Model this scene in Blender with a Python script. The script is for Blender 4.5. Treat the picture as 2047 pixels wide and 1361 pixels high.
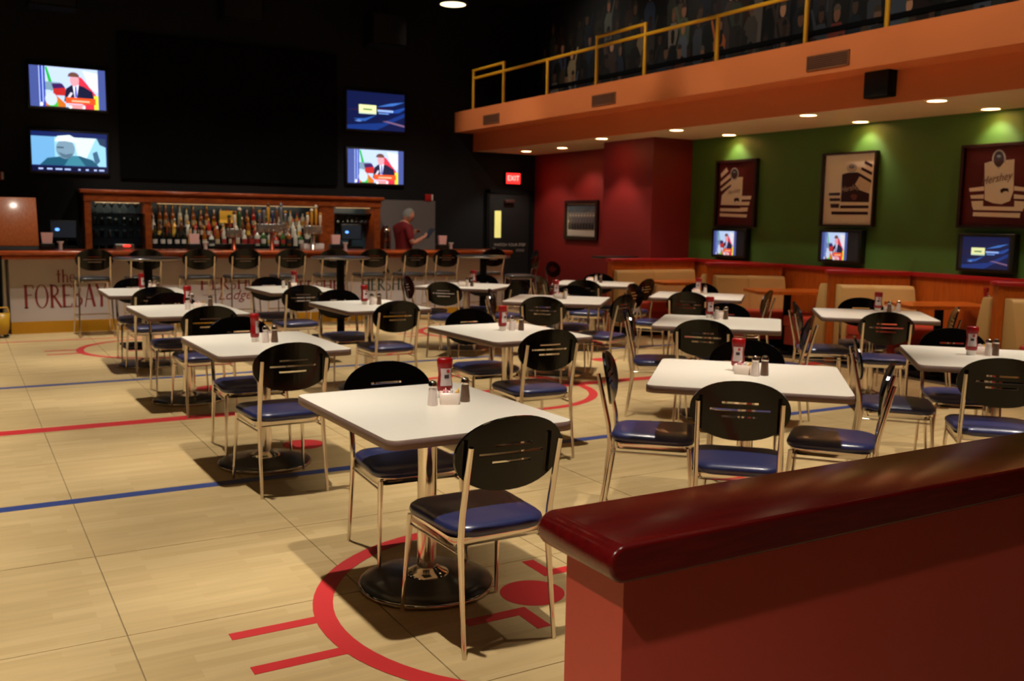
import bpy, bmesh, math, random
from mathutils import Vector, Matrix

# ------------------------------------------------------------------ scene, camera, light level
for o in list(bpy.data.objects):
    bpy.data.objects.remove(o)
scene = bpy.context.scene
COL = scene.collection
PI = math.pi
R = math.radians
rnd = random.Random(7)

CAM_H = 1.53
FOCAL_PX = 1895.33
YAW, PITCH, ROLL = 0.530288, 0.124978, 0.0167035
cam_d = bpy.data.cameras.new('camera')
cam = bpy.data.objects.new('camera', cam_d)
COL.objects.link(cam)
fwd = Vector((math.sin(YAW) * math.cos(PITCH), math.cos(YAW) * math.cos(PITCH), -math.sin(PITCH)))
rgt = Vector((math.cos(YAW), -math.sin(YAW), 0))
upv = rgt.cross(fwd)
r2 = rgt * math.cos(ROLL) + upv * math.sin(ROLL)
u2 = -rgt * math.sin(ROLL) + upv * math.cos(ROLL)
mw = Matrix.Identity(4)
for i in range(3):
    mw[i][0], mw[i][1], mw[i][2] = r2[i], u2[i], -fwd[i]
mw[0][3], mw[1][3], mw[2][3] = 0, 0, CAM_H
cam.matrix_world = mw
cam_d.sensor_width = 36
cam_d.lens = FOCAL_PX / 2047 * 36
cam_d.clip_start = 0.05
cam_d.clip_end = 100
cam_d.dof.use_dof = True
cam_d.dof.focus_distance = 2.3
cam_d.dof.aperture_fstop = 6.0
scene.camera = cam

world = bpy.data.worlds.new('world')
scene.world = world
world.use_nodes = True
world.node_tree.nodes['Background'].inputs[0].default_value = (0.9, 0.75, 0.6, 1)
world.node_tree.nodes['Background'].inputs[1].default_value = 0.02
scene.view_settings.view_transform = 'Standard'
scene.view_settings.look = 'None'
scene.view_settings.gamma = 1
scene.view_settings.use_curve_mapping = False
scene.view_settings.exposure = 0.2

LAMP_W = 520.0          # high ceiling lamps
LAMP_COL = (1.0, 0.89, 0.74)
DOWN_W = 44.0           # recessed lamps under the balcony
WASH_W = 14.0
BAR_W = 190.0           # added unseen spotlights brightening the bar
MURAL_W = 24.0  # added unseen spotlights that lift the mural
FASCIA_W = 105.0

# ------------------------------------------------------------------ materials
def lin(c):
    return tuple(((v / 255) / 12.92 if v / 255 <= 0.04045 else ((v / 255 + 0.055) / 1.055) ** 2.4) for v in c) + (1.0,)

MATS = {}
def mat(name, rgb, rough=0.5, metal=0.0, spec=0.5, emit=0.0, coat=0.0, noise=None, trans=0.0, bump=0.0):
    """plain procedural material; noise = (scale, amount) breaks the colour up"""
    if name in MATS:
        return MATS[name]
    m = bpy.data.materials.new(name)
    m.use_nodes = True
    nt = m.node_tree
    b = nt.nodes['Principled BSDF']
    col = lin(rgb)
    b.inputs['Base Color'].default_value = col
    b.inputs['Roughness'].default_value = rough
    b.inputs['Metallic'].default_value = metal
    b.inputs['Specular IOR Level'].default_value = spec
    b.inputs['Coat Weight'].default_value = coat
    b.inputs['Coat Roughness'].default_value = 0.12
    b.inputs['Transmission Weight'].default_value = trans
    if emit:
        b.inputs['Emission Color'].default_value = col
        b.inputs['Emission Strength'].default_value = emit
    if noise:
        g = nt.nodes.new('ShaderNodeNewGeometry')
        n = nt.nodes.new('ShaderNodeTexNoise')
        n.inputs['Scale'].default_value = noise[0]
        n.inputs['Detail'].default_value = 4
        mp = nt.nodes.new('ShaderNodeMapRange')
        mp.inputs['To Min'].default_value = 1 - noise[1]
        mp.inputs['To Max'].default_value = 1 + noise[1]
        hs = nt.nodes.new('ShaderNodeHueSaturation')
        hs.inputs['Color'].default_value = col
        nt.links.new(g.outputs['Position'], n.inputs['Vector'])
        nt.links.new(n.outputs['Fac'], mp.inputs['Value'])
        nt.links.new(mp.outputs['Result'], hs.inputs['Value'])
        nt.links.new(hs.outputs['Color'], b.inputs['Base Color'])
        if bump:
            bp = nt.nodes.new('ShaderNodeBump')
            bp.inputs['Strength'].default_value = bump
            bp.inputs['Distance'].default_value = 0.002
            nt.links.new(n.outputs['Fac'], bp.inputs['Height'])
            nt.links.new(bp.outputs['Normal'], b.inputs['Normal'])
    MATS[name] = m
    return m

def wood_mat(name, dark, light, rough=0.3, scale=(2, 18, 18), coat=0.3):
    m = bpy.data.materials.new(name)
    m.use_nodes = True
    nt = m.node_tree
    b = nt.nodes['Principled BSDF']
    g = nt.nodes.new('ShaderNodeNewGeometry')
    mp = nt.nodes.new('ShaderNodeMapping')
    mp.inputs['Scale'].default_value = scale
    n = nt.nodes.new('ShaderNodeTexNoise')
    n.inputs['Scale'].default_value = 3
    n.inputs['Detail'].default_value = 6
    n.inputs['Distortion'].default_value = 0.6
    cr = nt.nodes.new('ShaderNodeValToRGB')
    cr.color_ramp.elements[0].color = lin(dark)
    cr.color_ramp.elements[1].color = lin(light)
    cr.color_ramp.elements[0].position = 0.3
    cr.color_ramp.elements[1].position = 0.7
    nt.links.new(g.outputs['Position'], mp.inputs['Vector'])
    nt.links.new(mp.outputs['Vector'], n.inputs['Vector'])
    nt.links.new(n.outputs['Fac'], cr.inputs['Fac'])
    nt.links.new(cr.outputs['Color'], b.inputs['Base Color'])
    b.inputs['Roughness'].default_value = rough
    b.inputs['Coat Weight'].default_value = coat
    b.inputs['Coat Roughness'].default_value = 0.15
    b.inputs['Specular IOR Level'].default_value = 0.35
    return m

def floor_mat():
    m = bpy.data.materials.new('floor_vinyl')
    m.use_nodes = True
    nt = m.node_tree
    b = nt.nodes['Principled BSDF']
    g = nt.nodes.new('ShaderNodeNewGeometry')
    br = nt.nodes.new('ShaderNodeTexBrick')            # printed strips of pale wood
    br.offset = 0.37
    br.offset_frequency = 2
    br.inputs['Color1'].default_value = lin((199, 175, 129))
    br.inputs['Color2'].default_value = lin((185, 160, 114))
    br.inputs['Mortar'].default_value = lin((188, 163, 117))
    br.inputs['Scale'].default_value = 1.0
    br.inputs['Mortar Size'].default_value = 0.0
    br.inputs['Bias'].default_value = 0.25
    br.inputs['Brick Width'].default_value = 0.40
    br.inputs['Row Height'].default_value = 0.062
    mp = nt.nodes.new('ShaderNodeMapping')
    mp.inputs['Scale'].default_value = (1.2, 14, 1)
    n = nt.nodes.new('ShaderNodeTexNoise')
    n.inputs['Scale'].default_value = 2.2
    n.inputs['Detail'].default_value = 5
    n2 = nt.nodes.new('ShaderNodeTexNoise')
    n2.inputs['Scale'].default_value = 1.1
    n2.inputs['Detail'].default_value = 3
    mr = nt.nodes.new('ShaderNodeMapRange')
    mr.inputs['To Min'].default_value = 0.84
    mr.inputs['To Max'].default_value = 1.14
    mr2 = nt.nodes.new('ShaderNodeMapRange')
    mr2.inputs['To Min'].default_value = 0.85
    mr2.inputs['To Max'].default_value = 1.15
    ml = nt.nodes.new('ShaderNodeMath')
    ml.operation = 'MULTIPLY'
    hs = nt.nodes.new('ShaderNodeHueSaturation')
    L = nt.links.new
    L(g.outputs['Position'], br.inputs['Vector'])
    L(g.outputs['Position'], mp.inputs['Vector'])
    L(mp.outputs['Vector'], n.inputs['Vector'])
    L(g.outputs['Position'], n2.inputs['Vector'])
    L(n.outputs['Fac'], mr.inputs['Value'])
    L(n2.outputs['Fac'], mr2.inputs['Value'])
    L(mr.outputs['Result'], ml.inputs[0])
    L(mr2.outputs['Result'], ml.inputs[1])
    L(br.outputs['Color'], hs.inputs['Color'])
    L(ml.outputs['Value'], hs.inputs['Value'])
    L(hs.outputs['Color'], b.inputs['Base Color'])
    b.inputs['Roughness'].default_value = 0.5
    b.inputs['Specular IOR Level'].default_value = 0.25
    return m

def attr_mat(name, emit=0.0, rough=0.6):
    """flat print: colours come from the mesh's colour attribute"""
    m = bpy.data.materials.new(name)
    m.use_nodes = True
    nt = m.node_tree
    b = nt.nodes['Principled BSDF']
    a = nt.nodes.new('ShaderNodeAttribute')
    a.attribute_name = 'print'
    b.inputs['Roughness'].default_value = rough
    if emit:
        b.inputs['Base Color'].default_value = (0.01, 0.01, 0.01, 1)
        nt.links.new(a.outputs['Color'], b.inputs['Emission Color'])
        b.inputs['Emission Strength'].default_value = emit
    else:
        nt.links.new(a.outputs['Color'], b.inputs['Base Color'])
    return m

def glazing_mat(name, refl=0.1, tint=(1, 1, 1, 1)):
    m = bpy.data.materials.new(name)
    m.use_nodes = True
    nt = m.node_tree
    nt.nodes.remove(nt.nodes['Principled BSDF'])
    out = nt.nodes['Material Output']
    t = nt.nodes.new('ShaderNodeBsdfTransparent')
    t.inputs[0].default_value = tint
    gl = nt.nodes.new('ShaderNodeBsdfGlossy')
    gl.inputs['Roughness'].default_value = 0.03
    fr = nt.nodes.new('ShaderNodeLayerWeight')
    fr.inputs['Blend'].default_value = refl
    mx = nt.nodes.new('ShaderNodeMixShader')
    nt.links.new(fr.outputs['Fresnel'], mx.inputs[0])
    nt.links.new(t.outputs[0], mx.inputs[1])
    nt.links.new(gl.outputs[0], mx.inputs[2])
    nt.links.new(mx.outputs[0], out.inputs[0])
    return m

M_FLOOR = floor_mat()
M_GROUT = mat('floor_joint', (138, 122, 90), 0.8)
M_REDLINE = mat('rink_red', (196, 40, 44), 0.5, noise=(9, 0.06))
M_BLUELINE = mat('rink_blue', (48, 66, 128), 0.5, noise=(9, 0.06))
M_BLACKWALL = mat('black_paint', (27, 27, 29), 0.75, noise=(1.5, 0.1), spec=0.2)
M_CEIL = mat('black_ceiling', (30, 30, 30), 0.9, spec=0.1)
M_GREEN = mat('green_paint', (72, 110, 38), 0.6, noise=(2, 0.03))
M_REDWALL = mat('dark_red_paint', (122, 22, 18), 0.55, noise=(2, 0.04))
M_HALF = mat('half_wall_paint', (178, 62, 50), 0.55, noise=(60, 0.05))
M_CAPWOOD = wood_mat('red_stained_wood', (78, 8, 9), (96, 13, 12), 0.24, (3, 30, 30), 0.12)
M_ORANGE = mat('balcony_orange_paint', (226, 128, 72), 0.7, noise=(1.2, 0.03), spec=0.2)
M_TAN = mat('soffit_cream', (232, 206, 162), 0.8, noise=(2, 0.03))
M_YELLOW = mat('yellow_paint', (208, 152, 24), 0.4)
M_VENT = mat('vent_brown', (140, 82, 46), 0.6)
M_VENTDK = mat('vent_dark', (70, 40, 22), 0.7)
M_BLACK = mat('black_plastic', (16, 16, 17), 0.4)
M_MATTE = mat('matte_black', (14, 14, 15), 0.8, spec=0.15)
M_LACQ = mat('black_lacquer', (11, 10, 10), 0.13, spec=0.35)
M_CHROME = mat('chrome', (225, 215, 205), 0.12, 1.0)
M_STEEL = mat('brushed_steel', (190, 186, 182), 0.32, 1.0)
M_IRON = mat('black_iron', (34, 34, 35), 0.28, spec=0.5, coat=0.2)
M_NAVY = mat('navy_vinyl', (38, 45, 96), 0.36, spec=0.7, noise=(120, 0.04), coat=0.25)
M_CHARVINYL = mat('charcoal_vinyl', (52, 52, 54), 0.3, spec=0.6)
M_TABLE = mat('white_laminate', (234, 228, 216), 0.32, noise=(40, 0.02))
M_EDGE = mat('taupe_edge', (128, 104, 96), 0.5)
M_BARWOOD = wood_mat('bar_wood', (140, 56, 20), (182, 84, 34), 0.25, (2, 16, 16), 0.4)
M_BACKWOOD = wood_mat('back_bar_wood', (120, 50, 18), (166, 80, 30), 0.35, (3, 14, 6), 0.2)
M_BOOTHWOOD = wood_mat('booth_wood', (176, 82, 18), (200, 98, 26), 0.45, (10, 10, 1.5), 0.0)
M_BOOTHTOP = wood_mat('booth_table_wood', (190, 92, 26), (216, 112, 38), 0.3, (3, 14, 14), 0.3)
M_BOOTHCAP = mat('booth_red_cap', (168, 26, 28), 0.35)
M_BEIGE = mat('beige_vinyl', (212, 170, 106), 0.42, noise=(5, 0.03))
M_CORAL = mat('coral_vinyl', (196, 66, 48), 0.4, noise=(5, 0.03))
M_BOARD = mat('bar_front_board', (190, 180, 178), 0.45, noise=(1.6, 0.08))
M_KICK = mat('yellow_kick', (190, 134, 16), 0.45)
M_PRINTRED = mat('print_dark_red', (126, 34, 34), 0.6)
M_PRINTGRN = mat('print_dark_green', (34, 58, 44), 0.6)
M_GREYWALL = mat('grey_panel', (112, 106, 104), 0.7)
M_MIRROR = mat('back_bar_blue_panel', (58, 84, 100), 0.3, spec=0.5)
M_GLASS = mat('clear_glass', (235, 240, 240), 0.05, trans=1.0)
M_PANE = glazing_mat('thin_pane', 0.12)
M_SHELFGLASS = glazing_mat('shelf_glass', 0.3, (0.75, 0.85, 0.9, 1))
M_PICPANE = glazing_mat('picture_glass', 0.08)
M_GLASSWARE = glazing_mat('glassware', 0.35, (0.82, 0.86, 0.88, 1))
M_SCREEN = attr_mat('lit_screen', 1.2)
M_SCREENS = attr_mat('small_lit_screen', .85)
M_PRINT = attr_mat('flat_print')
M_MURAL = attr_mat('mural_paint', 0, 0.8)
M_FRAMEDK = mat('dark_frame', (40, 16, 12), 0.35)
M_KETCHUP = mat('ketchup_red', (150, 12, 16), 0.3, spec=0.5)
M_WHITE = mat('white_plastic', (236, 228, 222), 0.4)
M_CERAMIC = mat('white_ceramic', (232, 214, 200), 0.25)
M_SALT = mat('salt_in_glass', (230, 214, 206), 0.2, coat=0.6)
M_PEPPER = mat('pepper_in_glass', (104, 78, 62), 0.25, coat=0.6)
M_PINK = mat('pink_packets', (240, 120, 140), 0.6)
M_PACKY = mat('yellow_packets', (236, 190, 80), 0.6)
M_PACKW = mat('white_packets', (240, 232, 226), 0.6)
M_SKIN = mat('skin', (206, 146, 122), 0.55)
M_HAIR = mat('grey_hair', (132, 128, 122), 0.8, noise=(200, 0.2))
M_SHIRT = mat('maroon_shirt', (122, 16, 22), 0.75, noise=(40, 0.06))
M_TROUSER = mat('black_trousers', (22, 22, 24), 0.8)
M_EYE = mat('eye_dark', (25, 18, 15), 0.3)
M_LIP = mat('lips', (170, 96, 88), 0.5)
M_CARPET = mat('dark_carpet', (44, 30, 28), 0.95, noise=(80, 0.25))
M_STRIP = mat('floor_edge_strip', (128, 118, 100), 0.4, 0.6)
M_EXITRED = mat('exit_red', (255, 40, 36), 0.4, emit=2.2)
M_EXITLET = mat('exit_letters', (255, 150, 140), 0.4, emit=2.6)
M_LENS = mat('lamp_lens', (255, 226, 176), 0.4, emit=3)
M_LENS2 = mat('downlight_lens', (255, 226, 184), 0.4, emit=6)
M_TRIMRING = mat('downlight_ring', (232, 216, 190), 0.5)
M_LITE = mat('door_lite', (214, 206, 120), 0.3, emit=0.75)
M_ALARM = mat('alarm_red', (176, 16, 18), 0.4)
M_NAPKIN = mat('napkin_paper', (240, 190, 184), 0.8)
M_PAPERY = mat('yellow_paper', (226, 178, 60), 0.7)
M_POSBLUE = mat('pos_glow', (90, 150, 255), 0.4, emit=2.0)
M_POSSCR = mat('pos_screen', (40, 46, 54), 0.2, emit=0.25)
M_LEDRED = mat('led_red', (255, 40, 30), 0.4, emit=3.0)
M_COPPER = mat('copper_post', (170, 84, 62), 0.3, 0.8)

# ------------------------------------------------------------------ mesh helpers
class MB:
    def __init__(self):
        self.v, self.f, self.m, self.s = [], [], [], []
    def add(self, verts, faces, mi=0, smooth=False):
        n = len(self.v)
        self.v += [tuple(p) for p in verts]
        for f in faces:
            self.f.append([i + n for i in f])
            self.m.append(mi)
            self.s.append(smooth)
        return self
    def box(self, x0, x1, y0, y1, z0, z1, mi=0):
        return self.add([(x0, y0, z0), (x1, y0, z0), (x1, y1, z0), (x0, y1, z0), (x0, y0, z1), (x1, y0, z1), (x1, y1, z1), (x0, y1, z1)],
                        [(0, 3, 2, 1), (4, 5, 6, 7), (0, 1, 5, 4), (1, 2, 6, 5), (2, 3, 7, 6), (3, 0, 4, 7)], mi)
    def rbox(self, x0, x1, y0, y1, z0, z1, r=0.01, seg=2, mi=0, smooth=True):
        bm = bmesh.new()
        bmesh.ops.create_cube(bm, size=1)
        for v in bm.verts:
            v.co = Vector(((x0 + x1) / 2 + v.co.x * (x1 - x0), (y0 + y1) / 2 + v.co.y * (y1 - y0), (z0 + z1) / 2 + v.co.z * (z1 - z0)))
        bmesh.ops.bevel(bm, geom=list(bm.edges), offset=r, segments=seg, profile=0.5, affect='EDGES')
        bm.verts.index_update()
        self.add([v.co[:] for v in bm.verts], [[v.index for v in f.verts] for f in bm.faces], mi, smooth)
        bm.free()
        return self
    def tube(self, pts, rad, seg=8, mi=0, cap=True, flat=1.0):
        """sweep a circle along points; rad is a number or a list"""
        pts = [Vector(p) for p in pts]
        rads = rad if isinstance(rad, (list, tuple)) else [rad] * len(pts)
        rings = []
        prev = None
        for i, p in enumerate(pts):
            t = (pts[min(i + 1, len(pts) - 1)] - pts[max(i - 1, 0)]).normalized()
            ref = Vector((0, 0, 1)) if abs(t.z) < 0.9 else Vector((1, 0, 0))
            a = prev - t * prev.dot(t) if prev is not None else t.cross(ref)
            a.normalize()
            b = t.cross(a)
            prev = a
            rings.append([p + (a * math.cos(2 * PI * k / seg) + b * math.sin(2 * PI * k / seg) * flat) * rads[i] for k in range(seg)])
        vs = [v for r in rings for v in r]
        fs = []
        for i in range(len(rings) - 1):
            for k in range(seg):
                k2 = (k + 1) % seg
                fs.append((i * seg + k, i * seg + k2, (i + 1) * seg + k2, (i + 1) * seg + k))
        self.add(vs, fs, mi, True)
        if cap:
            n = len(rings) - 1
            self.add(rings[0], [tuple(reversed(range(seg)))], mi)
            self.add(rings[n], [tuple(range(seg))], mi)
        return self
    def lathe(self, prof, seg=16, c=(0, 0, 0), mi=0, sx=1, sy=1, smooth=True, phase=0.0):
        vs, fs = [], []
        for r, z in prof:
            for k in range(seg):
                a = 2 * PI * k / seg + phase
                vs.append((c[0] + r * math.cos(a) * sx, c[1] + r * math.sin(a) * sy, c[2] + z))
        for i in range(len(prof) - 1):
            for k in range(seg):
                k2 = (k + 1) % seg
                fs.append((i * seg + k, i * seg + k2, (i + 1) * seg + k2, (i + 1) * seg + k))
        self.add(vs, fs, mi, smooth)
        n = len(prof) - 1
        if prof[0][0] > 1e-5:
            self.add(vs[:seg], [tuple(reversed(range(seg)))], mi)
        if prof[n][0] > 1e-5:
            self.add(vs[n * seg:], [tuple(range(seg))], mi)
        return self
    def prism(self, poly, z0, z1, mi=0, smooth=False):
        n = len(poly)
        vs = [(x, y, z0) for x, y in poly] + [(x, y, z1) for x, y in poly]
        self.add(vs, [tuple(reversed(range(n))), tuple(range(n, 2 * n))], mi)
        self.add(vs, [(i, (i + 1) % n, n + (i + 1) % n, n + i) for i in range(n)], mi, smooth)
        return self
    def mesh(self, name, mats):
        me = bpy.data.meshes.new(name)
        me.from_pydata(self.v, [], self.f)
        for m in (mats if isinstance(mats, (list, tuple)) else [mats]):
            me.materials.append(m)
        me.polygons.foreach_set('material_index', self.m)
        me.polygons.foreach_set('use_smooth', self.s)
        me.update()
        return me
    def build(self, name, mats, parent=None, loc=None, rz=0):
        return link(name, self.mesh(name, mats), parent, loc, rz)

def link(name, data, parent=None, loc=None, rz=0):
    o = bpy.data.objects.new(name, data)
    COL.objects.link(o)
    if parent:
        o.parent = parent
    if loc is not None:
        o.location = loc
    if rz:
        o.rotation_euler = (0, 0, rz)
    return o

def tag(o, label, cat, group=None):
    o['label'] = label
    o['category'] = cat
    if group:
        o['group'] = group
    return o

def thing(name, label, cat, loc=(0, 0, 0), rz=0, group=None):
    o = bpy.data.objects.new(name, None)
    o.empty_display_size = 0.1
    COL.objects.link(o)
    o.location = loc
    o.rotation_euler = (0, 0, rz)
    return tag(o, label, cat, group)

def struct(o):
    o['kind'] = 'structure'
    return o

def dup(root, loc, rz, label, group=None):
    r = root.copy()
    COL.objects.link(r)
    r.location = loc
    r.rotation_euler = (0, 0, rz)
    r['label'] = label
    if group:
        r['group'] = group
    for ch in list(root.children):
        c = ch.copy()
        COL.objects.link(c)
        c.parent = r
        for g in list(ch.children):
            d = g.copy()
            COL.objects.link(d)
            d.parent = c
    return r

def rrect(w, d, r, seg=5, cx=0, cy=0):
    pts = []
    for sx, sy, a0 in ((1, 1, 0), (-1, 1, 90), (-1, -1, 180), (1, -1, 270)):
        for k in range(seg + 1):
            a = R(a0 + 90 * k / seg)
            pts.append((cx + sx * (w / 2 - r) + r * math.cos(a), cy + sy * (d / 2 - r) + r * math.sin(a)))
    return pts

ORD = ('first second third fourth fifth sixth seventh eighth ninth tenth eleventh twelfth thirteenth fourteenth fifteenth sixteenth seventeenth eighteenth nineteenth twentieth '
       'twenty-first twenty-second twenty-third twenty-fourth twenty-fifth').split()

def spot(parent, loc, watts, size, blend, radius, col=LAMP_COL, rot=(0, 0, 0)):
    l = bpy.data.lights.new('lamp_light', 'SPOT')
    l.energy = watts
    l.spot_size = size
    l.spot_blend = blend
    l.shadow_soft_size = radius
    l.color = col
    o = link('lamp_light', l, parent, loc)
    o.rotation_euler = rot
    return o

def picture(name, w, h, polys, material, parent, y=0.0, step=0.0004):
    """flat coloured print in the parent's XZ plane; polys = [(rgb, [(u, v)...])], later ones lie on top"""
    vs, fs, cols = [], [], []
    for i, (c, pts) in enumerate(polys):
        n = len(vs)
        for u, v in pts:
            vs.append(((u - 0.5) * w, y - step * i, (v - 0.5) * h))
        fs.append(list(range(n, n + len(pts))))
        cols.append(lin(c))
    me = bpy.data.meshes.new(name)
    me.from_pydata(vs, [], fs)
    me.materials.append(material)
    at = me.color_attributes.new('print', 'FLOAT_COLOR', 'CORNER')
    k = 0
    for p, c in zip(me.polygons, cols):
        for _ in p.loop_indices:
            at.data[k].color = c
            k += 1
    me.update()
    return link(name, me, parent)

def rect(x0, z0, x1, z1):
    return [(x0, z0), (x1, z0), (x1, z1), (x0, z1)]
def ell(cx, cz, rx, rz, n=18, a0=0, a1=360):
    return [(cx + rx * math.cos(R(a0 + (a1 - a0) * k / n)), cz + rz * math.sin(R(a0 + (a1 - a0) * k / n))) for k in range(n + (0 if a1 - a0 == 360 else 1))]

def text_polys(body, size, shear=0.0):
    cu = bpy.data.curves.new('lettering', 'FONT')
    cu.body = body
    cu.size = size
    cu.shear = shear
    cu.align_x = 'CENTER'
    cu.align_y = 'CENTER'
    cu.resolution_u = 3
    o = bpy.data.objects.new('lettering', cu)
    COL.objects.link(o)
    dg = bpy.context.evaluated_depsgraph_get()
    me = bpy.data.meshes.new_from_object(o.evaluated_get(dg))
    vs = [tuple(v.co) for v in me.vertices]
    fs = [list(p.vertices) for p in me.polygons]
    bpy.data.objects.remove(o)
    bpy.data.meshes.remove(me)
    return vs, fs

def text_obj(name, body, size, material, parent, x, y, z, shear=0.0, sx=1.0, tilt=0.0):
    vs, fs = text_polys(body, size, shear)
    b = MB()
    c, s = math.cos(tilt), math.sin(tilt)
    b.add([(x + (p[0] * sx) * c - p[1] * s, y, z + (p[0] * sx) * s + p[1] * c) for p in vs], fs)
    return b.build(name, material, parent)

# a small serif alphabet drawn with thick stems and hairlines
def glyph(ch):
    S, T = 0.13, 0.05
    def stem(x): return [('s', [(x, 0), (x, 1)], S), ('s', [(x - 0.11, 0.02), (x + 0.11, 0.02)], 0.04), ('s', [(x - 0.11, 0.98), (x + 0.11, 0.98)], 0.04)]
    G = {
        'F': (0.56, stem(0.12) + [('s', [(0.12, 0.97), (0.5, 0.97)], T), ('s', [(0.5, 0.97), (0.52, 0.82)], T), ('s', [(0.12, 0.56), (0.44, 0.56)], T)]),
        'E': (0.6, stem(0.12) + [('s', [(0.12, 0.97), (0.52, 0.97)], T), ('s', [(0.52, 0.97), (0.54, 0.85)], T), ('s', [(0.12, 0.53), (0.44, 0.53)], T), ('s', [(0.12, 0.03), (0.52, 0.03)], T), ('s', [(0.52, 0.03), (0.55, 0.17)], T)]),
        'O': (0.82, [('r', 0.4, 0.5, 0.37, 0.51, 0.12, 0.03, 0, 360)]),
        'R': (0.66, stem(0.12) + [('r', 0.14, 0.74, 0.37, 0.26, 0.11, 0.04, -90, 90), ('s', [(0.24, 0.5), (0.62, 0.0)], 0.11)]),
        'B': (0.62, stem(0.12) + [('r', 0.14, 0.76, 0.32, 0.24, 0.1, 0.04, -90, 90), ('r', 0.14, 0.27, 0.4, 0.27, 0.11, 0.04, -90, 90)]),
        'A': (0.66, [('s', [(0.05, 0), (0.3, 1)], 0.05), ('s', [(0.3, 1), (0.58, 0)], 0.13), ('s', [(0.12, 0.34), (0.48, 0.34)], T)]),
        'Y': (0.64, [('s', [(0.04, 1), (0.32, 0.45)], 0.12), ('s', [(0.6, 1), (0.32, 0.45)], 0.05), ('s', [(0.32, 0.47), (0.32, 0)], S)]),
        'H': (0.8, stem(0.13) + stem(0.64) + [('s', [(0.13, 0.52), (0.64, 0.52)], T)]),
        'S': (0.58, [('r', 0.27, 0.74, 0.22, 0.25, 0.09, 0.05, 30, 270), ('r', 0.27, 0.26, 0.24, 0.27, 0.09, 0.05, -150, 90)]),
        't': (0.36, [('s', [(0.15, 0.02), (0.15, 1.0)], 0.1), ('s', [(0.0, 0.66), (0.32, 0.66)], T)]),
        'h': (0.5, [('s', [(0.1, 0), (0.1, 1.05)], 0.1), ('r', 0.26, 0.42, 0.16, 0.24, 0.08, 0.05, 0, 180), ('s', [(0.38, 0.42), (0.38, 0)], 0.08)]),
        'e': (0.46, [('r', 0.22, 0.33, 0.2, 0.33, 0.08, 0.05, 20, 330), ('s', [(0.06, 0.36), (0.4, 0.42)], T)]),
    }
    return G[ch]

def serif(b, s, x0, x1, z0, h, y):
    tot = sum(glyph(c)[0] for c in s)
    k = (x1 - x0) / tot
    x = x0
    for c in s:
        adv, strokes = glyph(c)
        for st in strokes:
            if st[0] == 's':
                (ax, az), (bx, bz) = st[1]
                p0, p1 = Vector((x + ax * k, z0 + az * h)), Vector((x + bx * k, z0 + bz * h))
                d = (p1 - p0).normalized()
                n = Vector((-d.y, d.x)) * st[2] * 0.5 * k * 1.15
                q = [p0 + n, p0 - n, p1 - n, p1 + n]
                b.add([(p.x, y, p.y) for p in q], [(0, 1, 2, 3)])
            else:
                _, cx, cz, rx, rz, tx, tz, a0, a1 = st
                n = 20
                vs, fs = [], []
                for i in range(n + 1):
                    a = R(a0 + (a1 - a0) * i / n)
                    for q in (0, 1):
                        vs.append((x + (cx + (rx - tx * q) * math.cos(a)) * k, y, z0 + (cz + (rz - tz * q) * math.sin(a)) * h))
                for i in range(n):
                    fs.append((2 * i, 2 * i + 1, 2 * i + 3, 2 * i + 2))
                b.add(vs, fs)
        x += adv * k

# ------------------------------------------------------------------ the room
FAR_Y, RIGHT_X, FLOOR_X = 15.2, 9.35, 8.36
CEIL_Z, SOF_Z = 5.3, 2.75
floor = struct(MB().box(-4.0, FLOOR_X, -3.0, FAR_Y, -0.12, -0.004).build('floor', M_GROUT))
pan_w, pan_d = 0.919, 0.93
pm = MB()
g = 0.0016
pm.add([(g, g, -0.006), (pan_w - g, g, -0.006), (pan_w - g, pan_d - g, -0.006), (g, pan_d - g, -0.006),
        (g + .001, g + .001, 0), (pan_w - g - .001, g + .001, 0), (pan_w - g - .001, pan_d - g - .001, 0), (g + .001, pan_d - g - .001, 0)],
       [(4, 5, 6, 7), (0, 1, 5, 4), (1, 2, 6, 5), (2, 3, 7, 6), (3, 0, 4, 7)])
pan_me = pm.mesh('floor_panel', M_FLOOR)
X0, Y0 = 0.474 - 2 * pan_w, 3.56 - 3 * pan_d
edge_me = {}
for i in range(11):
    for j in range(17):
        x, y = X0 + i * pan_w, Y0 + j * pan_d
        if x >= FLOOR_X - 0.05 or y >= 13.9:
            continue
        o = link('floor_panel', pan_me, floor, (x, y, 0))
        if x + pan_w > FLOOR_X:
            o.scale = ((FLOOR_X - x) / pan_w, 1, 1)

def floor_mark(name, b, m):
    return b.build(name, m, floor)
LZ = 0.0012
def strip(name, x0, x1, y0, y1, m):
    b = MB().box(x0, x1, y0, y1, 0.0001, LZ)
    return floor_mark(name, b, m)
strip('blue_line', -1.3, FLOOR_X - .02, 5.395, 5.485, M_BLUELINE)
strip('blue_line', -1.3, FLOOR_X - .02, 9.295, 9.385, M_BLUELINE)
strip('red_line', -1.3, FLOOR_X - .02, 7.31, 7.46, M_REDLINE)
strip('goal_line', -1.3, FLOOR_X - .02, 12.66, 12.71, M_REDLINE)
def ring(name, cx, cy, ro, ri):
    b = MB()
    n = 72
    vs = []
    for k in range(n):
        a = 2 * PI * k / n
        for r_ in (ro, ri):
            vs.append((cx + r_ * math.cos(a), cy + r_ * math.sin(a), LZ + 0.0006))
    b.add(vs, [(2 * k, (2 * k + 2) % (2 * n), (2 * k + 3) % (2 * n), 2 * k + 1) for k in range(n)])
    return floor_mark(name, b, M_REDLINE)
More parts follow.
